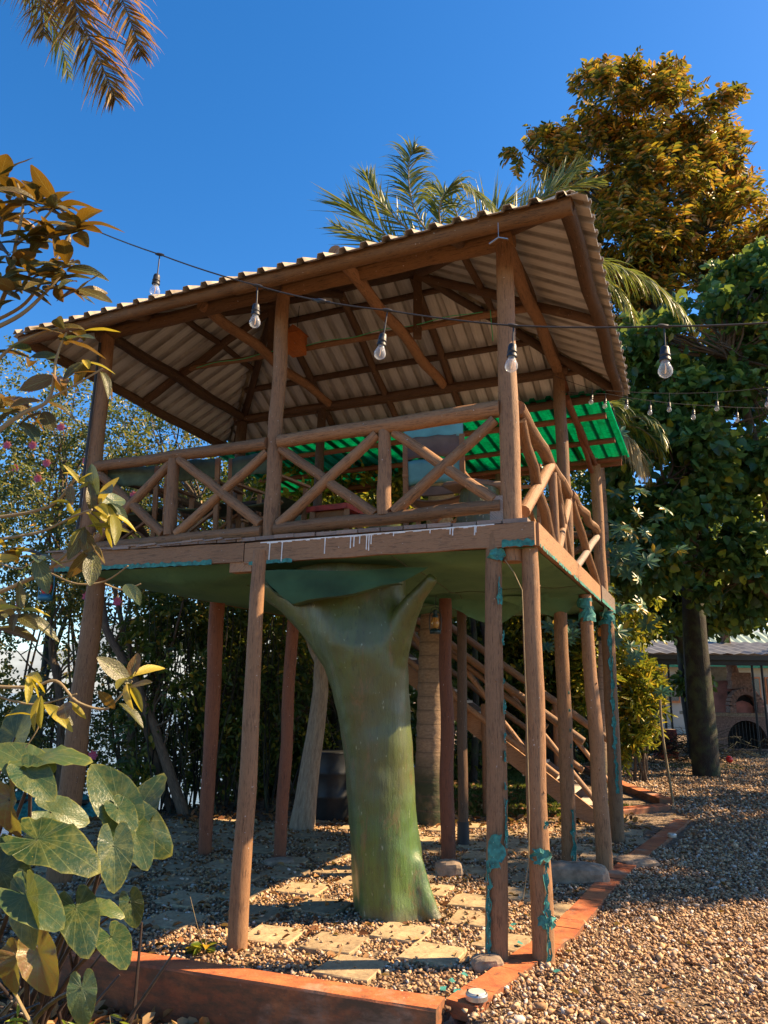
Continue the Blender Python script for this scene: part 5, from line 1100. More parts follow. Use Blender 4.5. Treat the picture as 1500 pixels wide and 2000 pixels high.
L_palm = leafmat('palm_leaflet', [(0, (.05, .09, .03)), (.5, (.10, .15, .05)), (.8, (.20, .20, .05)), (.92, (.42, .34, .06)), (1, (.4, .26, .08))], .3, .4)
L_palmdry = leafmat('dry_palm_leaflet', [(0, (.05, .032, .012)), (.4, (.13, .075, .02)), (.7, (.32, .17, .04)), (1, (.55, .38, .16))], .45, .6, .15, (.5, .24, .03))
L_straw = leafmat('straw_leaflet', [(0, (.3, .2, .08)), (1, (.62, .48, .24))], .3, .6)
L_fig = leafmat('yellow_green_leaf', [(0, (.03, .06, .01)), (.4, (.09, .13, .015)), (.75, (.3, .28, .02)), (1, (.5, .33, .03))], .4, .4)

# left thicket: slender multi-stemmed flowering shrubs
def stems(x, y, n, h, spr, r0=.035, z0_=None):
    out = []; z0_ = float(zground(np.array([x]), np.array([y]))[0]) if z0_ is None else z0_
    for i in range(n):
        a = R.uniform(0, 6.28); q = np.array([x + R.uniform(-.15, .15), y + R.uniform(-.15, .15), z0_ - .05]); e = q + np.array([math.cos(a) * spr * R.uniform(.3, 1), math.sin(a) * spr * R.uniform(.3, 1), h * R.uniform(.75, 1.1)])
        out.append((curve(q, e, .09, 10), r0 * R.uniform(.6, 1.3), r0 * .35))
    return out
thk = 'leafy shrubs screening the lake'
for (x, y, hz, rx, nsp, ns, lab, lf) in ((-6.6, 11.4, 3.6, 1.5, 1900, 6, 'tall small leaved shrub at the far left edge of the lake screen', L_olive), (-5.0, 12.4, 4.2, 1.5, 2300, 7, 'tall open shrub with pink flowers left of the treehouse', L_olive),
                                       (-3.6, 12.2, 3.7, 1.25, 1900, 7, 'small leaved shrub seen behind the left deck posts', L_olive), (-2.5, 12.6, 3.2, 1.2, 1500, 6, 'dense shrub behind the dark red leg', L_dark), (-1.4, 13.0, 3.3, 1.1, 1100, 5, 'yellowing shrub behind the pale leaning trunk', L_fig)):
    zb = float(zground(np.array([x]), np.array([y]))[0])
    blobs = [((x + R.uniform(-.4, .4), y + R.uniform(-.4, .4), hz * .55 + zb * .5), (rx, rx * .8, hz * .42), nsp), ((x + R.uniform(-.5, .5), y, hz * 1.05), (rx * 1.05, rx * .8, hz * .45), nsp), ((x, y, hz * 1.5), (rx * .7, rx * .7, hz * .25), nsp // 3), ((x, y + .3, .9), (rx, .8, .8), nsp // 3)]
    tree('thicket_shrub', lab, 'shrub', (x, y, zb), [(c_, r_, int(n_ * .45)) for c_, r_, n_ in blobs], stems(x, y, ns, hz * 1.3, .9), lf, M_bark, .075, .042, 6, .22, 9, thk, limb_r=.020, nlimb=11)
# crooked bare stems in front of the thicket
for (pts, r0, r1, lab) in (([(375, 1650, 11), (330, 1500, 11), (270, 1340, 11), (205, 1230, 11.1), (190, 1120, 11.2)], .085, .04, 'crooked orange barked stem leaning left in the thicket'), ([(350, 1640, 11.4), (300, 1480, 11.4), (255, 1280, 11.4), (225, 1150, 11.5)], .06, .035, 'thin curved stem beside the crooked one'), ([(262, 1530, 11.8), (258, 1400, 11.8), (262, 1290, 11.9)], .075, .06, 'short upright brown stem in the thicket'), ([(120, 1560, 11.6), (122, 1410, 11.6), (100, 1250, 11.7)], .07, .05, 'pale upright stem at the far left'), ([(470, 1600, 12.2), (440, 1400, 12.2), (455, 1200, 12.3)], .04, .03, 'slim dark stem right of the dark red leg')):
    t = root('bare_sapling', at(*pts[0]), lab, 'sapling'); P = [at(*q) for q in pts]; P[0][2] = min(P[0][2], -.1); mb = MB(); PP = []
    for i in range(len(P) - 1):
        for q in range(4): PP.append(P[i] + (P[i + 1] - P[i]) * q / 4 + np.array([R.uniform(-.02, .02), 0, 0]))
    PP.append(P[-1]); mb.tube(PP, list(np.linspace(r0, r1, len(PP))), 10, True, .08); obj('stem', mb, M_bark, t)
    mb = MB()
    for i in range(9): q = PP[R.randint(3, len(PP) - 1)]; mb.tube(curve(q, q + np.array([R.uniform(-.8, .8), R.uniform(-.3, .3), R.uniform(.1, 1.)]), .15, 7), list(np.linspace(r1 * .5, r1 * .12, 7)), 6, False, .05)
    o_ = obj('branches', mb, M_bark, t); o_['kind'] = 'stuff'
# bamboo-like dense canes
for (x, y, n, h, lab) in ((-2.9, 11.3, 26, 3.4, 'clump of thin canes in front of the thicket left of centre'), (-1.9, 11.7, 20, 3.2, 'clump of thin canes behind the thin red leg')):
    t = root('cane_clump', (x, y, 0), lab, 'canes', 'cane clumps'); mb = MB()
    for _ in range(n): q = np.array([x + R.gauss(0, .35), y + R.gauss(0, .2), -.05]); mb.tube(curve(q, q + np.array([R.uniform(-.5, .5), R.uniform(-.2, .2), h * R.uniform(.6, 1)]), .05, 8), list(np.linspace(.016, .006, 8)), 6, False)
    o = obj('canes', mb, M_bark_d, t); o['kind'] = 'stuff'
    C, D = ellipsoid_clumps([((x, y, h * .55), (.8, .5, h * .45), 420)], 9); V, F = sprigs(C, D, .22, 6, .11, .05, 1., .25, .3); raw_obj('foliage', V, F, L_dark, t)
# pink flowers dotted in the shrubs
M_pink = leafmat('pink_petal', [(0, (.55, .05, .12)), (1, (.75, .18, .30))], .35, .5)
fpx = [(40, 1180), (75, 935), (30, 915), (170, 900), (262, 968), (65, 870), (170, 1165), (120, 835), (182, 1475), (60, 760), (15, 870), (92, 905), (230, 1175)]
t = root('pink_blossoms', at(75, 935, 10.6), 'scattered pink blossoms on the shrub at the left', 'blossoms')
for (px, py) in fpx:
    p = at(px, py, 10.7); n = 7; a = np.linspace(0, 6.28, n, endpoint=False); D = np.stack([np.cos(a), np.full(n, -.5), np.sin(a)], 1); V, F = leaves(np.repeat(p[None], n, 0), D, .075, .05, np.tile(np.array([0, -1., 0]), (n, 1)), .1, .2); raw_obj('blossom', V, F, M_pink, t)
# shrubs right behind the deck and centre background
for (px, py, Y, rx, rz, nsp, lf, lab, lL) in ((560, 1280, 14.5, 1.3, 1.5, 1700, L_fig, 'yellow green shrub seen between the two left rear legs', .10), (520, 1420, 13.6, 1.0, 1.2, 1200, L_dark, 'dark shrub low behind the thin red leg', .10), (700, 1330, 15.5, 1.8, 2.6, 1700, L_dark, 'dark evergreen mass directly behind the tree trunk', .13),
                                     (905, 1150, 17.5, 2.2, 2.2, 1900, L_dark, 'dark tree filling the gap right of the palm trunk', .14), (1010, 1310, 18, 2.0, 1.8, 1700, L_dark, 'dark evergreen behind the stair rails', .13), (1120, 1180, 16.5, 1.5, 1.6, 1500, L_fig, 'yellowish bush behind the rear right poles', .14),
                                     (650, 930, 17, 2.4, 1.5, 1700, L_fig, 'yellow leaved tree top seen above the deck floor', .15), (880, 930, 15, 1.6, 1.2, 1400, L_fig, 'bright yellow green tree top behind the blue chair', .15), (1110, 990, 15, 1.3, 1.4, 1300, L_vine, 'dark green shrub top behind the right railing', .12), (1130, 1400, 20, 1.5, 1.4, 900, L_dark, 'low dark bush behind the foot of the stairs', .12),
                                     (330, 900, 15.5, 2.3, 1.6, 900, L_olive, 'olive tree top behind the left part of the deck', .085), (130, 850, 16, 2.6, 1.9, 900, L_olive, 'large olive crown beyond the far left shrub', .085)):
    c = at(px, py, Y); gz = float(zground(np.array([c[0]]), np.array([Y]))[0]); h = c[2]
    blobs = [(c, (rx, rx * .7, rz), nsp), (c + np.array([R.uniform(-.6, .6) * rx, .4, -rz * .7]), (rx * .8, rx * .6, rz * .6), nsp // 2)]
    tree('background_tree', lab, 'tree', (c[0], Y, gz), blobs, [(curve((c[0] + R.uniform(-.3, .3), Y, gz - .1), c + np.array([0, 0, -.2 * rz]), .05, 8), .09, .05), (curve((c[0] + .3, Y + .2, gz - .1), c + np.array([.4, 0, -.3 * rz]), .08, 8), .06, .03)], lf, M_bark_d, lL, lL * .5, 6, .3, 9, 'trees behind the treehouse', limb_r=.03)
# slim tree trunks on the lawn behind the stairs
for (px, py, Y, r_, topy, lab) in ((925, 1560, 15, .07, 1150, 'slim dark trunk on the lawn left of the stairs'), (958, 1520, 19, .15, 1150, 'trunk on the lawn behind the front netted leg'), (1080, 1480, 17, .2, 1100, 'dark trunk behind the stair rail'), (1150, 1470, 20, .18, 1200, 'ringed dark trunk near the yellow bush'), (660, 1560, 13.5, .12, 1250, 'dark trunk behind the black drum'), (700, 1555, 14, .1, 1200, 'thin dark trunk hidden behind the green trunk')):
    b = at(px, py, Y); b[2] = float(zground(np.array([b[0]]), np.array([Y]))[0]) - .05; e = at(px - 6, topy, Y); mb = MB(); pts = curve(b, e, .025, 12); mb.tube(pts, list(np.linspace(r_, r_ * .75, 12)), 12, True, .06); tag(obj('bare_tree', mb, M_bark_d), lab, 'tree', 'trunks behind the stairs')

# pale leaning trunk
t = root('pale_leaning_tree', gnd(592, 1618), 'pale smooth leaning tree trunk lit by the sun behind the legs', 'tree trunk'); P = [at(x, y, 10.07) for x, y in ((588, 1625), (598, 1560), (607, 1490), (618, 1420), (626, 1350), (626, 1300), (634, 1230), (628, 1130), (640, 1000))]
P[0][2] = -.05; mb = MB(); mb.tube(P, [.165, .14, .125, .115, .105, .09, .09, .08, .07], 18, True, .05); mb.tube([P[5], at(610, 1270, 10.1), at(590, 1215, 10.2)], [.06, .045, .03], 8, True, .05); obj('trunk', mb, M_bark_p, t)
C, D = ellipsoid_clumps([(at(640, 960, 11.2), (1.1, .7, .7), 500)], 9); V, F = sprigs(C, D, .25, 6, .13, .065); raw_obj('crown', V, F, L_fig, t)

# palm behind the treehouse
def frond(parent, base, d0, L, nl=70, leafL=.5, droop=1.0, mat=None, hang=.35, w_=.028, twist=0., name='frond', fan=.95, rac=.02, upv=None):
    """arching rachis with drooping leaflets on both sides"""
    n = 14
    if base is None:
        Q = [np.asarray(q, float) for q in d0]; m_ = len(Q) - 1; pts = []
        for i in range(n + 1):
            x = i / n * m_; k0 = min(int(x), m_ - 1); t = x - k0; a, b, c, d = Q[max(k0 - 1, 0)], Q[k0], Q[k0 + 1], Q[min(k0 + 2, m_)]
            pts.append(.5 * ((2 * b) + (c - a) * t + (2 * a - 5 * b + 4 * c - d) * t * t + (3 * b - 3 * c + d - a) * t ** 3))
    else:
        base = np.asarray(base, float); d = nrm(d0); pts = [base]; st_ = L / n
        for i in range(n): d = nrm(d + np.array([0, 0, -1.]) * droop * (i / n) * .22); pts.append(pts[-1] + d * st_)
    pts = np.array(pts); mb = MB(); mb.tube(list(pts), list(np.linspace(rac, rac * .2, n + 1)), 6, False); fr = obj(name, mb, M_twig if mat is not L_palmdry else M_bark, parent)
    t = np.linspace(.12, .99, nl); idx = t * n; i0 = np.minimum(idx.astype(int), n - 1); f = (idx - i0)[:, None]; B = pts[i0] * (1 - f) + pts[i0 + 1] * f; T = unit(pts[i0 + 1] - pts[i0])
    up = np.array([math.sin(twist), 0, math.cos(twist)]) if upv is None else np.array(upv, float); S = unit(np.cross(T, up[None])); V = []; F = []; k_ = 0; segs = 5
    for sd_ in (-1, 1):
        ll = leafL * np.sin(np.pi * np.clip(t * .86 + .12, 0, 1)) ** .6 * NP.uniform(.75, 1.15, nl)
        dirs = unit(S * sd_ * fan + T * (.5 + t[:, None] * .9) + NP.normal(size=(nl, 3)) * .16 + np.array([0, 0, .12]))
        p = B.copy(); side = unit(np.cross(dirs, np.array([0, 0, 1.]) + NP.normal(size=(nl, 3)) * .4)); ws = [.55, 1, .9, .6, .3, .04]; rows = []; dd = dirs.copy(); hg = hang * NP.uniform(.5, 1.5, (nl, 1))
        for s_i in range(segs + 1):
            rows += [p - side * w_ * ws[s_i] * .5, p + side * w_ * ws[s_i] * .5]; dd = unit(dd + np.array([0, 0, -1.]) * hg * (s_i + .5) / segs); p = p + dd * (ll / segs)[:, None]
        A = np.stack(rows, 1); V.append(A.reshape(-1, 3)); q = np.arange(nl)[:, None] * (2 * segs + 2) + k_
        for s_i in range(segs): F.append(q + np.array([2 * s_i, 2 * s_i + 1, 2 * s_i + 3, 2 * s_i + 2]))
        k_ += nl * (2 * segs + 2)
    lo = raw_obj('leaflets', np.concatenate(V), np.concatenate(F), mat or L_palm, fr); return fr
pc = np.array([at(905, 500, 10.6)[0], 10.6, 8.15])
pt = root('palm_tree', (.72, 10.6, 0), 'tall palm with ringed trunk and feathery fronds rising above the roof', 'palm tree')
mb = MB(); P = [np.array([.66 + (pc[0] - .66) * (z / 8) ** 2, 10.6, z]) for z in np.arange(-.05, 8.1, .06)]
mb.tube(P, [(.20 + .06 * max(0, 1 - z / .9) - .004 * z) * (1 + (.05 if (i % 3) == 0 else 0)) for i, z in enumerate(np.arange(-.05, 8.1, .06))], 24, True, .012)
for q in range(len(mb.uv)): mb.uv[q] = (mb.v[q][2], mb.uv[q][0])
mb.uv = [(b_, a_) for a_, b_ in mb.uv]; obj('trunk', mb, M_palmbark, pt)
for (path, nl, lL, hg, fan, tw) in (([(880, 540, 10.6), (800, 500, 10.5), (750, 455, 10.3), (705, 415, 10.2), (680, 400, 10.2)], 34, 1.0, .03, .75, 0), ([(880, 540, 10.6), (790, 500, 10.6), (720, 468, 10.6), (650, 440, 10.7)], 30, .75, .05, .7, .5),
                                ([(880, 540, 10.6), (825, 440, 10.6), (800, 370, 10.6), (800, 310, 10.6), (812, 290, 10.6)], 60, .62, .55, .9, 0), ([(890, 540, 10.6), (800, 450, 10.4), (740, 390, 10.3), (715, 340, 10.2)], 36, .6, .08, .7, .3),
                                ([(890, 540, 10.6), (860, 440, 10.5), (865, 385, 10.4), (895, 362, 10.3), (940, 385, 10.2), (965, 410, 10.2)], 60, .72, .75, 1., 0), ([(900, 540, 10.6), (900, 450, 10.8), (880, 390, 10.9), (840, 360, 11)], 44, .65, .6, .9, 0),
                                ([(900, 540, 10.6), (935, 470, 10.6), (965, 420, 10.6), (985, 395, 10.6)], 22, .95, .06, .45, 0), ([(900, 540, 10.6), (970, 460, 10.5), (1040, 400, 10.3), (1110, 365, 10.2), (1172, 352, 10.1)], 54, .6, .12, .8, .3),
                                ([(900, 540, 10.6), (985, 450, 10.9), (1050, 390, 11), (1105, 340, 11), (1140, 318, 11)], 46, .55, .10, .6, .2), ([(900, 540, 10.6), (960, 480, 11), (1010, 430, 11), (1060, 395, 11)], 40, .6, .15, .7, 0),
                                ([(900, 540, 10.6), (1060, 500, 10.8), (1150, 505, 10.9), (1230, 530, 11), (1300, 575, 11), (1348, 628, 11)], 70, .8, .75, .8, 0), ([(900, 540, 10.6), (1060, 520, 11.2), (1140, 530, 11.3), (1200, 560, 11.4), (1240, 620, 11.4)], 56, .75, .8, .8, 0),
                                ([(900, 540, 10.6), (930, 560, 12), (960, 600, 12.8)], 40, .6, .5, .8, 0), ([(900, 540, 10.6), (850, 560, 12), (800, 620, 12.6)], 40, .6, .5, .8, 0)):
    frond(pt, None, [pc] + [at(*q) for q in path[1:]], 1, int(nl * 1.35), lL, 1, L_palm, hg, .030, tw, fan=fan, upv=(.1, -1, .45) if hg < .7 else (.2, -.5, .9))
# second, smaller palm giving the straw skirt behind the right railing
p2 = root('small_palm', (3.7, 12.2, 0), 'low palm with straw coloured hanging leaves behind the rear right post', 'palm tree'); c2 = at(1165, 850, 12.2); mb = MB(); mb.tube(curve((3.35, 12.2, -.05), c2, .02, 16), [.085] * 16, 14, True, .06); obj('trunk', mb, M_palmbark, p2)
for a in np.linspace(0, 6.28, 9)[:-1]: frond(p2, c2, (math.cos(a), math.sin(a) * .6, .5), 1.5, 40, .55, 2.2, L_palm if a > 2 else L_fig, .6, .03)
for a in (5.6, 6.1, .3, -.2): frond(p2, c2, (math.cos(a) * .8, -.5, -.1), 1.1, 46, .75, 2.0, L_straw, 1.4, .016)
# palm at the upper left, trunk outside the picture, dry frond hanging into view
p3 = root('left_palm', (-5.8, 7.2, 0), 'palm whose dry brown frond hangs into the top left corner', 'palm tree'); c3 = np.array([-5.4, 7.2, 10.6])
mb = MB(); mb.tube(curve((-5.8, 7.2, -.3), c3, .02, 30), [.2] * 30, 16, True, .05); obj('trunk', mb, M_palmbark, p3)
for (path, nl, lL, hg, fan) in (([(60, -260, 7.1), (110, -90, 7.), (160, 40, 6.95), (200, 130, 6.9), (226, 196, 6.85)], 110, .68, .55, .8), ([(40, -230, 7.1), (60, -110, 7.), (78, -5, 6.95), (86, 70, 6.9)], 70, .60, .7, .9), ([(90, -260, 7.1), (170, -120, 7.), (225, -30, 6.95), (262, 60, 6.9), (275, 110, 6.9)], 84, .50, .6, .9), ([(60, -250, 7.1), (110, -120, 7.2), (140, -30, 7.2), (150, 60, 7.2)], 80, .7, .6, .9)):
    frond(p3, None, [c3] + [at(*q) for q in path], 1, int(nl * 1.3), lL * 1.15, 1, L_palmdry, hg * .75, .024, fan=fan, upv=(.15, -1, .25))
for a in (1.2, 2., 2.8, 3.6, 4.4, 5.2): frond(p3, c3, (math.cos(a), math.sin(a), .6), 2.6, 50, .6, 1.6, L_palm, .3, .03)

# orange-leaved tree at the upper right
OY = 17.; oc = lambda x, y, dy=0: at(x, y, OY + dy)
tree('orange_leaved_tree', 'tall tree with orange and golden compound leaves against the sky', 'tree', (oc(1372, 1400)[0], OY, 0),
     [(oc(1180, 215), (.95, .9, .85), 291), (oc(1290, 230), (1.1, 1., 1.0), 364), (oc(1385, 245), (.55, .7, .85), 124), (oc(1180, 330, 1), (1.3, 1.2, 1.1), 416), (oc(1300, 370), (1.5, 1.3, 1.4), 572), (oc(1040, 290), (.45, .5, .35), 57), (oc(1100, 330), (.55, .6, .55), 93), (oc(1385, 330), (.7, .7, .8), 156),
      (oc(1455, 300), (.45, .5, .30), 62), (oc(1250, 480), (1.5, 1.2, 1.0), 520), (oc(1400, 460, 1), (1.3, 1.2, 1.1), 416), (oc(1480, 420, -.5), (1.0, .9, .7), 249), (oc(1180, 560, .5), (1.1, 1., 1.2), 364), (oc(1300, 600, .5), (1.8, 1.2, 1.1), 416), (oc(1460, 520), (1.1, 1., .8), 218)],
     [(curve((oc(1372, 1400)[0], OY, -.1), oc(1290, 480), .03, 14), .3, .14), (curve(oc(1310, 640), oc(1190, 260), .05, 10), .12, .03), (curve(oc(1300, 560), oc(1370, 270), .05, 10), .12, .03)],
     L_orange, M_bark_d, .21, .075, 9, .42, 13, None, 1.0, .18, True, .04, .25)
# big vine-covered mass at the right
VY = 13.3; vc = lambda x, y, dy=0: at(x, y, VY + dy)
tree('vine_covered_tree', 'huge dark green tree draped in broad leaved vines at the right', 'tree', (vc(1400, 1400)[0] + 1, VY + 2, 0),
     [(vc(1260, 760), (.75, .8, .9), 347), (vc(1370, 680), (1.1, .9, .9), 446), (vc(1480, 600), (1.0, .9, .9), 446), (vc(1600, 560), (1.3, 1., 1.2), 347), (vc(1300, 900), (1.0, .9, .9), 446), (vc(1430, 830), (1.2, 1., 1.0), 545), (vc(1560, 800), (1.2, 1.1, 1.4), 396), (vc(1240, 640), (.35, .5, .5), 99),
      (vc(1260, 1040), (.65, .8, .75), 257), (vc(1370, 1020, .5), (1.0, .9, .8), 347), (vc(1490, 1020, .5), (1., 1., .9), 297), (vc(1330, 1115, .6), (1.0, .8, .40), 208), (vc(1450, 1125, .6), (1.0, .8, .45), 223), (vc(1480, 520), (.6, .6, .45), 148)],
     [(curve((vc(1500, 1400)[0] + .6, VY + .8, -.1), vc(1430, 700), .05, 12), .16, .07), (curve(vc(1560, 1300, 1.), vc(1380, 860), .06, 12), .09, .04), (curve(vc(1590, 1250, .5), vc(1300, 940), .06, 12), .06, .03)],
     L_vine, M_bark, .19, .16, 5, .36, 20, None, 1.0, .35, False, .028, .25, nlimb=9)
# spreading dark tree by the oven
t = tree('dark_fig_tree', 'old dark trunked tree standing on the gravel in front of the oven', 'tree', gnd(1372, 1472), [(at(1330, 1140, 20), (2.2, 1.6, .9), 1300), (at(1450, 1150, 20), (2.2, 1.6, .9), 1200), (at(1250, 1165, 19), (1.0, 1., .8), 500), (at(1400, 1080, 20), (2.6, 2, 1.), 1200), (at(1352, 1310, 19.3), (.25, .3, .30), 30)],
     [([at(1375, 1478, 19.6), at(1366, 1430, 19.6), at(1358, 1370, 19.6), at(1352, 1310, 19.6), at(1342, 1250, 19.6), at(1325, 1190, 19.6), at(1300, 1100, 19.6)], .37, .22), ([at(1352, 1300, 19.6), at(1368, 1230, 19.6), at(1380, 1150, 19.6), at(1400, 1060, 19.6)], .24, .15), ([at(1345, 1290, 19.6), at(1310, 1220, 19.4), at(1270, 1180, 19.2)], .15, .08)],
     L_vine, M_bark_d, .2, .14, 5, .35, 9, None, 1., .3, False, .05)
# off-frame shade tree on the right of the path
tree('shade_tree', 'broad tree right of the path outside the picture shading the rear gravel', 'tree', (10.8, 9.6, 0), [((9.7, 9.0, 4.4), (1.4, 1.3, 1.2), 800), ((11, 10.4, 5.2), (1.8, 1.4, 1.5), 900), ((9.8, 10.6, 5.0), (1.3, 1.0, 1.2), 600), ((10.2, 9.2, 7.2), (1.7, 1.3, 1.0), 1000), ((11.4, 12.6, 5.0), (1.6, 1.3, 1.1), 420), ((13.2, 14.2, 5.6), (1.6, 1.5, 1.2), 420), ((15.8, 18, 7.6), (2.2, 1.8, 1.6), 600), ((18, 21.5, 6.5), (2.6, 2.2, 2.0), 900), ((21.5, 25.5, 7.5), (3, 2.4, 2.4), 900), ((17.6, 23.5, 4), (1.5, 1.5, 1.5), 400)], [(curve((10.8, 9.6, -.1), (10.4, 9.8, 4.6), .04, 10), .2, .12)], L_dark, M_bark, .16, .1, 5, .3, 9)
# castor plants with star leaves between the vines and the deck corner
L_cast = leafmat('castor_star_leaf', [(0, (.02, .09, .06)), (.6, (.06, .16, .09)), (.85, (.14, .22, .08)), (.9, (.45, .28, .01)), (1, (.55, .3, .02))], .35, .35)
t = root('castor_plant', (4.5, 12.5, 0), 'castor plant with star shaped green and orange leaves by the deck corner', 'plant'); mb = MB(); cs = []
for i in range(70):
    px, py = R.gauss(1235, 42), R.gauss(1120, 85)
    if i < 12: px, py = R.gauss(1095, 22), R.gauss(1235, 14)
    cs.append(at(px, py, R.uniform(11.0, 12.2)))
for c in cs[:0]: mb.tube(curve((4.5 + R.uniform(-.2, .2), 12.5, .8), c, .12, 7, -.1), [.010, .008, .007, .006, .005, .004, .003], 5, False)
mb.tube(curve((4.6, 12.6, -.05), (4.5, 12.6, 1.6), .05, 6), [.02] * 6, 8); obj('stems', mb, M_twig, t)
Pn = []; Dn = []; Ln = []; Un = []
for c in cs:
    s = R.uniform(.14, .26); n_ = nrm(np.array([R.uniform(-.6, .6), -.7, R.uniform(.1, 1.)])); e1 = nrm(np.cross(n_, (0.2, 0, 1))); e2 = np.cross(n_, e1)
    for q in range(8): a = -2.5 + 5. * q / 7; Pn.append(c + np.array([0, 0, 0])); Dn.append(e2 * -math.cos(a) + e1 * math.sin(a)); Ln.append(s * (1 - .35 * abs(a) / 2.5)); Un.append(n_)
V, F = leaves(np.array(Pn), np.array(Dn), np.array(Ln), np.array(Ln) * .34, np.array(Un), .05, .18); raw_obj('foliage', V, F, L_cast, t)
# croton bush
c = at(1238, 1360, 16); t = tree('croton_bush', 'bright yellow and green croton bush sunlit beyond the rear pole', 'bush', (c[0], 16, 0), [(c + np.array([-.1, 0, 0]), (.60, .6, .70), 520), (c + np.array([-.35, 0, -.7]), (.5, .6, .4), 220), (at(1160, 1330, 15.5), (.35, .4, .7), 200)], stems(c[0], 16, 6, 1.5, .4, .03), L_yel, M_bark, .20, .05, 6, .25, 9, None, .8, .05)
# brush heap
t = root('brush_heap', gnd(1280, 1478), 'heap of dry dark twigs and cuttings at the foot of the big tree', 'brush heap'); mb = MB(); g0 = gnd(1275, 1485)
for _ in range(320): q = g0 + np.array([R.gauss(0, 1.3), R.gauss(0, .5), R.uniform(0, .5)]); mb.tube([q, q + np.array([R.uniform(-.5, .5), R.uniform(-.3, .3), R.uniform(-.1, .35)]), q + np.array([R.uniform(-.9, .9), R.uniform(-.4, .4), R.uniform(-.1, .5)])], [.010, .008, .004], 4, False)
tw = obj('twigs', mb, M_bark_d, t); tw['kind'] = 'stuff'

# ================================================================== FOREGROUND PLANTS
def leaf_mesh(name, L, Wd, mat, curl=.25, fold=.12, heart=False, ripple=.0, nu=10, nv=6):
    vs = []; uv = []
    for i in range(nu + 1):
        u = i / nu
        if heart: wv = (math.sin(math.pi * min(1, u * .80 + .20)) ** .75) * (1 - .10 * u)
        else: wv = math.sin(math.pi * (u * .96 + .02)) ** .8
        for j in range(nv + 1):
            v = j / nv * 2 - 1; x = u * L
            if heart: x -= abs(v) ** 1.3 * L * .34 * (1 - u) ** 1.2
            z = -curl * L * u * u + fold * Wd * abs(v) * wv + ripple * Wd * math.sin((u - .45 * abs(v)) * 44) * abs(v) * .5 + (.05 * Wd * math.sin(u * 9 + v * 2) * abs(v) if heart else .02 * Wd * math.sin(u * 14))
            vs.append((x, v * wv * Wd / 2, z)); uv.append((u, v))
    fs = [(i * (nv + 1) + j, (i + 1) * (nv + 1) + j, (i + 1) * (nv + 1) + j + 1, i * (nv + 1) + j + 1) for i in range(nu) for j in range(nv)]
    mb = MB(); mb.add(vs, fs, uv); return mesh_of(name, mb, (0, 0, 0), mat, True)
L_ear = leafmat('elephant_ear_leaf', [(0, (.05, .10, .04)), (.5, (.08, .15, .06)), (.85, (.13, .19, .06)), (1, (.17, .18, .05))], .25, .30, .6, (.35, .38, .04), veins=True)
L_earbr = leafmat('withered_leaf', [(0, (.20, .10, .04)), (1, (.34, .19, .08))], .2, .6, .3, veins=True)
L_sap = leafmat('sapling_leaf_olive', [(0, (.02, .032, .012)), (.45, (.05, .05, .014)), (.8, (.10, .06, .012)), (1, (.22, .10, .02))], .25, .38, .5, (.36, .18, .01), veins=True)
L_sapy = leafmat('sapling_leaf_yellow', [(0, (.14, .14, .02)), (.4, (.32, .27, .025)), (.75, (.5, .38, .04)), (1, (.45, .24, .10))], .38, .4, .4, (.6, .48, .03), veins=True)
L_sapd = leafmat('sapling_leaf_dark', [(0, (.02, .05, .035)), (1, (.05, .09, .05))], .25, .4, .5, veins=True)
def ear_mesh(name, mat, cup, wave, droop_):
    vs = []; uv = []; nr, na = 9, 36
    kn = [(0, 1.0), (.05, .93), (.12, .78), (.22, .63), (.36, .52), (.52, .47), (.68, .48), (.80, .54), (.88, .52), (.94, .36), (.98, .17), (1.0, .07)]
    for i in range(nr + 1):
        r = i / nr
        for j in range(na + 1):
            th_ = (j / na * 2 - 1); a = abs(th_); rr = np.interp(a, [q[0] for q in kn], [q[1] for q in kn]) * r; ang = th_ * math.pi
            x, y = math.cos(ang) * rr * 1.12, math.sin(ang) * rr * .98
            z = cup * abs(y) - droop_ * (x * abs(x)) + wave * r * r * (math.sin(ang * 7 + 1) + .6 * math.sin(ang * 13)) + .012 * r * math.cos(a * 9 * 2 * math.pi)
            vs.append((x, y, z)); uv.append((a, r))
    S = na + 1; mb = MB(); mb.add(vs, [(i * S + j, (i + 1) * S + j, (i + 1) * S + j + 1, i * S + j + 1) for i in range(nr) for j in range(na)], uv); return mesh_of(name, mb, (0, 0, 0), mat, True)
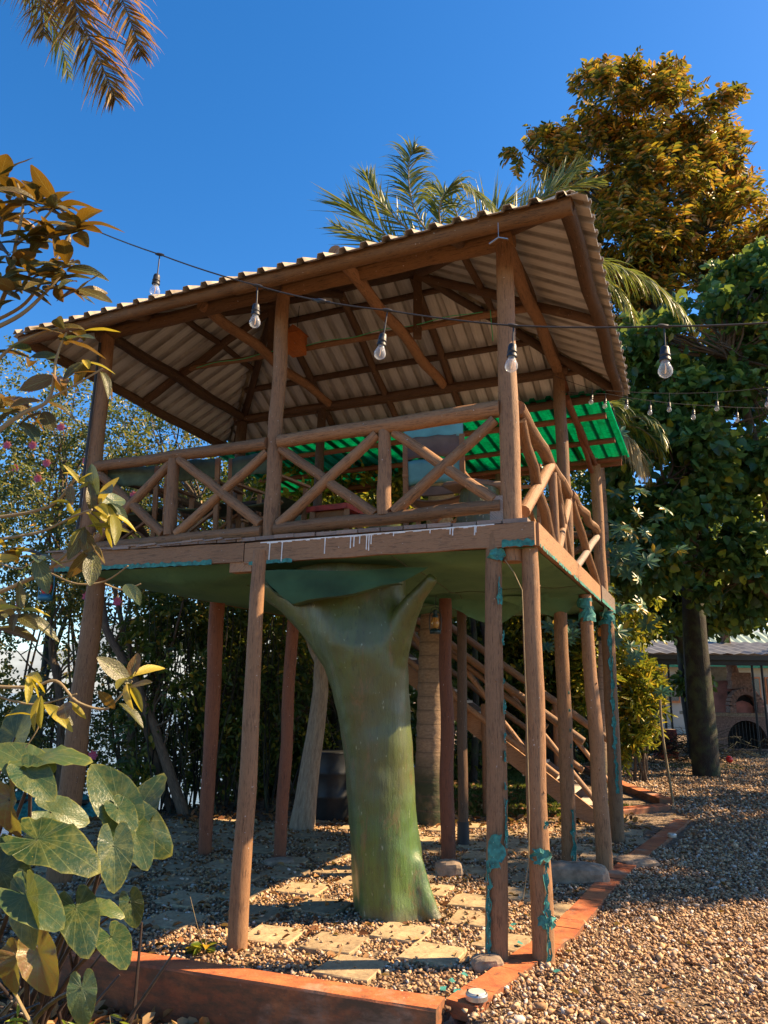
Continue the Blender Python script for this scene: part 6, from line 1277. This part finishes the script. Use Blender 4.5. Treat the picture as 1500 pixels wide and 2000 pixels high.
def mk_ear(name, stops):
    k = NT(name); oi = k.n('ShaderNodeObjectInfo'); c = k.ramp(oi.outputs['Random'], stops); tc = k.n('ShaderNodeTexCoord'); sx = k.n('ShaderNodeSeparateXYZ'); k.l(tc.outputs['UV'], sx.inputs[0])
    def mt(op, a, b=None):
        m = k.n('ShaderNodeMath', operation=op)
        for i, x in enumerate((a, b)):
            if x is None: continue
            if hasattr(x, 'links'): k.l(x, m.inputs[i])
            else: m.inputs[i].default_value = x
        return m.outputs[0]
    d = mt('ABSOLUTE', mt('SUBTRACT', mt('FRACT', mt('MULTIPLY', sx.outputs[0], 9.)), .5)); wv = mt('GREATER_THAN', d, mt('SUBTRACT', .5, mt('DIVIDE', .03, mt('ADD', sx.outputs[1], .12))))
    edge = k.ramp(sx.outputs[1], [(.93, g(0)), (.99, g(.8))]); v = k.coord('Object')
    c = k.mix(k.ramp(k.noise(v, 5, 6, .7), [(.45, g(0)), (.7, g(.75))]), c, (.17, .17, .04)); c = k.mix(k.ramp(k.noise(v, 26, 4, .7), [(.66, g(0)), (.7, g(.8))]), c, (.42, .27, .03))
    wf = k.n('ShaderNodeMath', operation='MULTIPLY'); k.l(wv, wf.inputs[0]); wf.inputs[1].default_value = .5; ef = k.mix(1., edge, k.ramp(k.noise(v, 4, 4), [(.4, g(0)), (.65, g(.8))]), 'MULTIPLY'); c = k.mix(wf.outputs[0], c, (.17, .21, .08)); c = k.mix(ef, c, (.36, .32, .05)); k.base(c); k.set(Roughness=.36, Specular_IOR_Level=.55); k.bump(k.mix(.4, wv, k.noise(v, 18, 4)), .5, .012)
    tr = k.n('ShaderNodeBsdfTranslucent'); k.l(k.mix(.5, c, (.35, .38, .03)), tr.inputs[0]); mx = k.n('ShaderNodeMixShader'); mx.inputs[0].default_value = .25; k.l(k.p.outputs[0], mx.inputs[1]); k.l(tr.outputs[0], mx.inputs[2]); k.l(mx.outputs[0], k.out.inputs[0]); return k.m
L_ear = mk_ear('elephant_ear_blade', [(0, (.018, .048, .018)), (.6, (.035, .082, .03)), (1, (.075, .12, .04))]); L_earbr = mk_ear('withered_blade', [(0, (.13, .06, .025)), (1, (.26, .13, .05))])
ears = [ear_mesh('leaf', L_ear, c_, w_, d_) for c_, w_, d_ in ((.12, .018, .22), (.02, .026, .30), (.26, .014, .12))]; earb = ear_mesh('leaf', L_earbr, .7, .06, .6)
el = root('elephant_ear_plant', (-2.2, 4.6, -.24), 'clump of large elephant ear leaves on dark stalks at the lower left', 'plant')
def ear(px, py, Y, size, tip, face, kind=0, stalk=True, lab=None):
    """px,py = junction of stalk and blade; tip, face = world direction of the tip and of the upper surface"""
    p = at(px, py, Y); me = earb if kind == 9 else ears[kind]; o = inst('leaf', me, basis(p, tip, face, size * R.uniform(.54, .70)), el)
    if lab: o['label'] = lab
    if stalk:
        b = np.array([-2.3 + R.uniform(-.25, .25) + (p[0] + 2.2) * .35, 4.5 + R.uniform(-.2, .3), -.26]); mb = MB(); pts = [b + (p - b) * t + np.array([0, 0, .10]) * math.sin(math.pi * t) for t in np.linspace(0, 1, 9)]
        mb.tube(pts, list(np.linspace(.017, .008, 9)), 8, False); obj('stalk', mb, M_stalk, el)
M_stalk = simple('dark_purple_stalk', (.04, .028, .025), .35, 0, .4, 20)
ear(60, 1500, 4.0, .34, (-.55, -.1, .35), (.35, -.8, .5), 0); ear(75, 1480, 4.0, .36, (1., -.1, .22), (.0, -.35, 1), 1); ear(55, 1510, 3.9, .30, (.8, -.2, -.55), (.3, -.8, .6), 2, False)
ear(75, 1640, 3.9, .46, (1.0, -.25, -.15), (.1, -.55, .9), 1); ear(80, 1632, 4.0, .26, (-.9, -.3, -.5), (-.2, -.6, .8), 0, False)
ear(232, 1575, 4.3, .46, (-.62, .1, .78), (.35, -.8, .45), 2); ear(232, 1578, 4.25, .24, (.75, -.4, -.5), (.2, -.7, .7), 0); ear(262, 1600, 4.5, .46, (.15, .3, .55), (-.35, -.85, .4), 0); ear(255, 1605, 4.4, .42, (.65, .1, -.45), (.25, -.9, .35), 1, False)
ear(265, 1628, 4.3, .26, (.4, -.3, -.6), (.2, -.8, .6), 0, False); ear(222, 1650, 4.1, .30, (.22, -.2, -1), (.6, -.7, .1), 2); ear(48, 1750, 3.7, .32, (.8, -.25, -.35), (.1, -.75, .7), 0); ear(52, 1752, 3.7, .30, (.35, -.35, -1), (-.5, -.8, .3), 2, False); ear(50, 1748, 3.75, .17, (-.4, -.1, .8), (-.3, -.9, .3), 0, False)
ear(150, 1775, 4.0, .34, (.3, -.35, -.35), (.05, -.6, .8), 1); ear(218, 1832, 4.1, .26, (.45, -.5, -.25), (.0, -.5, .9), 0); ear(190, 1770, 4.3, .24, (1, .0, -.1), (0, -.4, 1), 1); ear(0, 1700, 3.9, .34, (.6, -.3, -.2), (.2, -.7, .6), 0); ear(255, 1760, 4.5, .20, (.3, .1, -1), (.4, -.9, .1), 2)
ear(20, 1560, 3.9, .26, (.1, -.2, -1), (-.3, -.9, .2), 9, True, 'withered brown curled leaf'); ear(75, 1860, 3.8, .26, (.4, -.2, -.8), (.2, -.9, .2), 9, False, 'dead brown leaf'); ear(35, 1870, 3.9, .24, (-.2, -.2, -.9), (-.2, -.9, .2), 9, False, 'dead brown leaf'); ear(160, 1930, 3.75, .22, (.2, -.3, -.9), (.1, -.9, .3), 1, True); ear(100, 1585, 4.6, .34, (.8, .3, -.2), (.2, -.8, .5), 0); ear(30, 1440, 4.3, .34, (.2, .1, .9), (-.3, -.9, .2), 2)
for _ in range(30):
    x, y = -2.35 + R.gauss(0, .5), 4.5 + R.gauss(0, .25); b = np.array([x, y, -.27]); mb = MB(); mb.tube([b, b + np.array([R.uniform(-.1, .15), 0, .25]), b + np.array([R.uniform(-.3, .45), R.uniform(-.15, .1), R.uniform(.35, .75)])], [.014, .011, .006], 7); obj('stalk', mb, M_stalk if R.random() < .75 else M_twig, el)

# sapling with large tapering leaves reaching in from the left
sp_ol = [leaf_mesh('leaf', 1, w_, L_sap, c_, f_, False, .015, 9, 4) for w_, c_, f_ in ((.42, .25, .15), (.38, .45, .25), (.46, .1, .08))]; sp_y = [leaf_mesh('leaf', 1, w_, L_sapy, c_, f_, False, .015, 9, 4) for w_, c_, f_ in ((.32, .35, .2), (.28, .15, .3))]; sp_d = [leaf_mesh('leaf', 1, .44, L_sapd, .3, .12, False, .01, 9, 4)]
sap = root('broadleaf_sapling', (-2.9, 3.0, -.25), 'sapling with long olive and yellow leaves reaching in along the left edge', 'sapling')
mb = MB(); mb.tube(curve((-2.9, 3.0, -.3), (-2.35, 3.1, 4.4), .04, 16), list(np.linspace(.06, .02, 16)), 10, True, .05); obj('trunk', mb, M_twig, sap)
def branch(pts, r0=.010, r1=.004):
    P = [at(*q) for q in pts]; PP = []
    for i in range(len(P) - 1):
        a, b, c, d = P[max(i - 1, 0)], P[i], P[i + 1], P[min(i + 2, len(P) - 1)]
        for q in range(6): t = q / 6; PP.append(.5 * ((2 * b) + (c - a) * t + (2 * a - 5 * b + 4 * c - d) * t * t + (3 * b - 3 * c + d - a) * t ** 3))
    PP.append(P[-1]); mb = MB(); mb.tube(PP, list(np.linspace(r0, r1, len(PP))), 8, True, .06); obj('branch', mb, M_twig, sap); return PP
def whorl(px, py, Y, n, L, mats, dirb=(0, 0, 1), spread=1., down=0.):
    c = at(px, py, Y); db = nrm(dirb)
    for i in range(n):
        a = 2 * math.pi * (i + R.random() * .6) / n; e1 = nrm(np.cross(db, (.3, 1, .2))); e2 = np.cross(db, e1); d = nrm((e1 * math.cos(a) + e2 * math.sin(a)) * spread + db * R.uniform(.2, .8) + np.array([0, 0, -down * R.uniform(.5, 1.5)]))
        me = R.choice(R.choice(mats)); inst('leaf', me, basis(c + db * R.uniform(-.04, .02), d, nrm(np.array([R.uniform(-.6, .6), R.uniform(-.9, -.1), R.uniform(.2, 1.)])), L * R.uniform(.7, 1.15)), sap)
branch([(-60, 720, 3.0), (15, 560, 2.95), (30, 480, 2.9), (45, 400, 2.9), (30, 350, 2.9)]); branch([(-40, 640, 3.1), (40, 600, 3.05), (85, 545, 3.0), (130, 470, 3.0), (150, 420, 3.)], .008); branch([(30, 480, 2.9), (70, 445, 2.9), (110, 400, 2.9)], .006)
branch([(-30, 650, 2.9), (40, 615, 2.9), (90, 570, 2.9), (125, 530, 2.9)]); branch([(-40, 870, 2.9), (40, 810, 2.9), (95, 780, 2.9), (110, 700, 2.9), (130, 650, 2.9)], .011); branch([(95, 780, 2.9), (150, 750, 2.9), (200, 720, 2.9)], .005)
branch([(-40, 1015, 3.1), (60, 1000, 3.1), (110, 980, 3.05), (150, 930, 3.)], .008, .005); branch([(-40, 1060, 3.), (50, 1045, 3.), (90, 1035, 3.), (140, 1010, 2.95), (180, 995, 2.9)], .007, .004); branch([(-20, 1165, 3.2), (60, 1130, 3.2), (110, 1100, 3.15), (150, 1060, 3.1), (165, 1035, 3.1)], .009, .006)
branch([(110, 1100, 3.15), (150, 1090, 3.1), (175, 1060, 3.1), (185, 1040, 3.05)], .005, .003); branch([(100, 1120, 3.2), (150, 1140, 3.1), (205, 1135, 3.1), (250, 1105, 3.05)], .004, .003); branch([(205, 1140, 3.1), (240, 1152, 3.1), (275, 1140, 3.1)], .004, .003)
branch([(-30, 1340, 3.1), (60, 1342, 3.1), (110, 1330, 3.1), (150, 1370, 3.1), (200, 1385, 3.1), (225, 1370, 3.1), (258, 1330, 3.1)], .007, .004); branch([(-30, 1350, 3.1), (30, 1370, 3.1), (80, 1375, 3.1), (150, 1355, 3.1)], .005, .003); branch([(80, 1380, 3.1), (75, 1420, 3.1), (50, 1460, 3.1)], .004, .002); branch([(-20, 1200, 3.0), (20, 1185, 3.0), (40, 1200, 3.0)], .006, .004)
branch([(-30, 735, 2.9), (20, 680, 2.9), (80, 650, 2.9), (120, 640, 2.9)], .008, .004); branch([(0, 1100, 2.9), (40, 1110, 2.9), (80, 1085, 2.9)], .004, .002)
O_, Y_, D_ = sp_ol, sp_y, sp_d; q = .155
for (px, py, n, mats, dn) in ((30, 375, 11, [O_], .1), (5, 420, 10, [O_], .1), (75, 400, 11, [O_], .15), (110, 395, 10, [O_], .1), (150, 440, 9, [O_], .3), (100, 450, 9, [O_], .3), (55, 460, 9, [O_], .3), (20, 500, 9, [O_], .4), (-10, 560, 8, [O_], .4), (130, 520, 10, [O_], .2), (110, 545, 9, [O_], .3), (150, 560, 8, [O_], .4), (60, 530, 6, [O_], .4), (30, 570, 5, [O_], .4), (0, 340, 6, [O_], .0),
                              (125, 650, 5, [O_, D_], .5), (165, 650, 4, [O_, Y_], .3), (165, 700, 4, [O_, O_, Y_], 1.1), (195, 725, 3, [O_], 1.0), (110, 730, 3, [O_, D_], .8), (40, 810, 5, [O_, D_], .6), (85, 790, 5, [O_], .8), (60, 690, 4, [O_, D_], .3), (10, 780, 5, [O_], .5)):
    whorl(px, py, 2.95 + R.uniform(-.1, .1), n, q, mats, (0, -.2, 1), 1., dn)
for (px, py, n, L, mats, dn, db) in ((155, 940, 6, .10, [Y_], -.1, (0, 0, 1)), (180, 1000, 5, .14, [Y_, Y_, O_], .1, (.8, -.2, .2)), (205, 985, 5, .15, [Y_, Y_, D_], .1, (1, -.2, .1)), (165, 1030, 4, .15, [O_, D_, Y_], .8, (.2, -.2, 0)), (225, 1010, 3, .16, [Y_], .5, (.5, 0, -.4)), (140, 985, 4, .12, [O_, Y_], .2, (-.5, 0, .2)), (205, 960, 4, .15, [D_], .1, (.6, 0, .5)),
                                     (40, 1075, 6, .13, [O_, Y_], .3, (0, 0, 1)), (10, 1075, 4, .14, [Y_, O_], .3, (0, 0, 1)), (75, 1085, 3, .14, [D_], .5, (.6, 0, 0)), (38, 1195, 7, .155, [O_, Y_, Y_], .25, (.4, -.3, .4)), (0, 1215, 4, .16, [O_], .3, (.3, -.3, .3)), (258, 1325, 5, .15, [Y_, O_], .0, (.3, -.2, .9)), (262, 1335, 2, .14, [Y_], .6, (1, 0, -.2)), (235, 1370, 2, .12, [O_], .4, (.4, 0, .6)),
                                     (58, 1320, 4, .15, [Y_, O_], .7, (.2, 0, 0)), (85, 1372, 4, .16, [O_, Y_], .6, (.1, 0, -.2)), (130, 1372, 2, .13, [Y_, O_], .3, (.7, 0, .3)), (180, 1070, 3, .15, [O_, D_], 1.1, (.2, 0, -.5)), (262, 1140, 2, .13, [D_], .5, (1, 0, .1)), (0, 1400, 3, .14, [Y_], .3, (1, 0, 0))):
    whorl(px, py, 3.0, n, L, mats, db, .9, dn)

# bamboo grass and small weeds at the lower left
L_bam = leafmat('bamboo_grass_leaf', [(0, (.10, .16, .02)), (.4, (.26, .34, .03)), (.8, (.45, .48, .04)), (1, (.5, .38, .06))], .45, .4)
t = root('bamboo_grass', (-1.95, 4.2, -.24), 'yellow green bamboo grass growing among dry leaves at the lower left', 'grass plant'); n = 150; P = np.stack([NP.uniform(-2.45, -1.15, n), NP.uniform(3.75, 4.25, n), np.full(n, -.24)], 1); mb = MB(); Cn = []; Dn = []
for p in P[:120]:
    e = p + np.array([R.uniform(-.15, .15), R.uniform(-.1, .1), R.uniform(.14, .42)]); mb.tube([p, (p + e) / 2 + np.array([.01, 0, 0]), e], [.003, .0025, .0015], 5, False); Cn += [p + (e - p) * f for f in (.45, .65, .8, 1.)]
obj('stems', mb, M_twig, t); Cn = np.array(Cn); n = len(Cn); Dn = rnd_unit(n) * np.array([1, 1, .5]) + np.array([0, 0, .25]); Ln = NP.uniform(.07, .15, n); V, F = leaves(Cn, Dn, Ln, Ln * .14, None, .12, .25); raw_obj('foliage', V, F, L_bam, t)
t = root('green_weed', gnd(400, 1862), 'small leafy green weed beside the foot of the middle leg', 'weed'); c = gnd(400, 1862); n = 26; a = NP.uniform(0, 6.28, n); P = c + np.stack([np.cos(a) * .03, np.sin(a) * .03, NP.uniform(0, .06, n)], 1); V, F = leaves(P, np.stack([np.cos(a), np.sin(a), NP.uniform(.1, .7, n)], 1), NP.uniform(.05, .11, n), NP.uniform(.03, .055, n), None, .15, .3); raw_obj('foliage', V, F, L_yel, t)
mb = MB(); mb.tube([c, c + (0, 0, .1), c + (-.02, 0, .18)], .003, 5); mb.tube([c + (-.02, 0, .05), c + (-.08, 0, .22), c + (-.12, 0, .34)], .002, 5); obj('stems', mb, M_twig, t)
t = root('white_seedling', gnd(732, 1798), 'tiny pale seedling at the foot of the green trunk', 'seedling'); c = gnd(732, 1798); mb = MB(); mb.tube([c, c + (0, 0, .07)], .002, 5); obj('stem', mb, M_twig, t); a = np.array([0.3, 1.8, 3.4, 4.9]); V, F = leaves(np.repeat((c + (0, 0, .07))[None], 4, 0), np.stack([np.cos(a), np.sin(a), a * 0 + .5], 1), .035, .024, None); raw_obj('foliage', V, F, simple('pale_leaf', (.5, .55, .35), .6), t)
# litter scraps
mb = MB()
for (px, py) in ((895, 1940), (870, 1935), (1002, 1808), (1005, 1815), (1022, 1843), (1085, 1900), (1062, 1862), (915, 1905), (890, 1918)):
    p = gnd(px, py, .03); a = R.uniform(0, 3); mb.add([p, p + np.array([math.cos(a), math.sin(a), .3]) * .04, p + np.array([math.cos(a + 1), math.sin(a + 1), .2]) * .045, p + np.array([math.cos(a + 1.9), math.sin(a + 1.9), .1]) * .03], [(0, 1, 2, 3)])
o = obj('netting_scraps', mb, M_teal, None, False); tag(o, 'small torn scraps of teal netting on the gravel', kind='stuff')
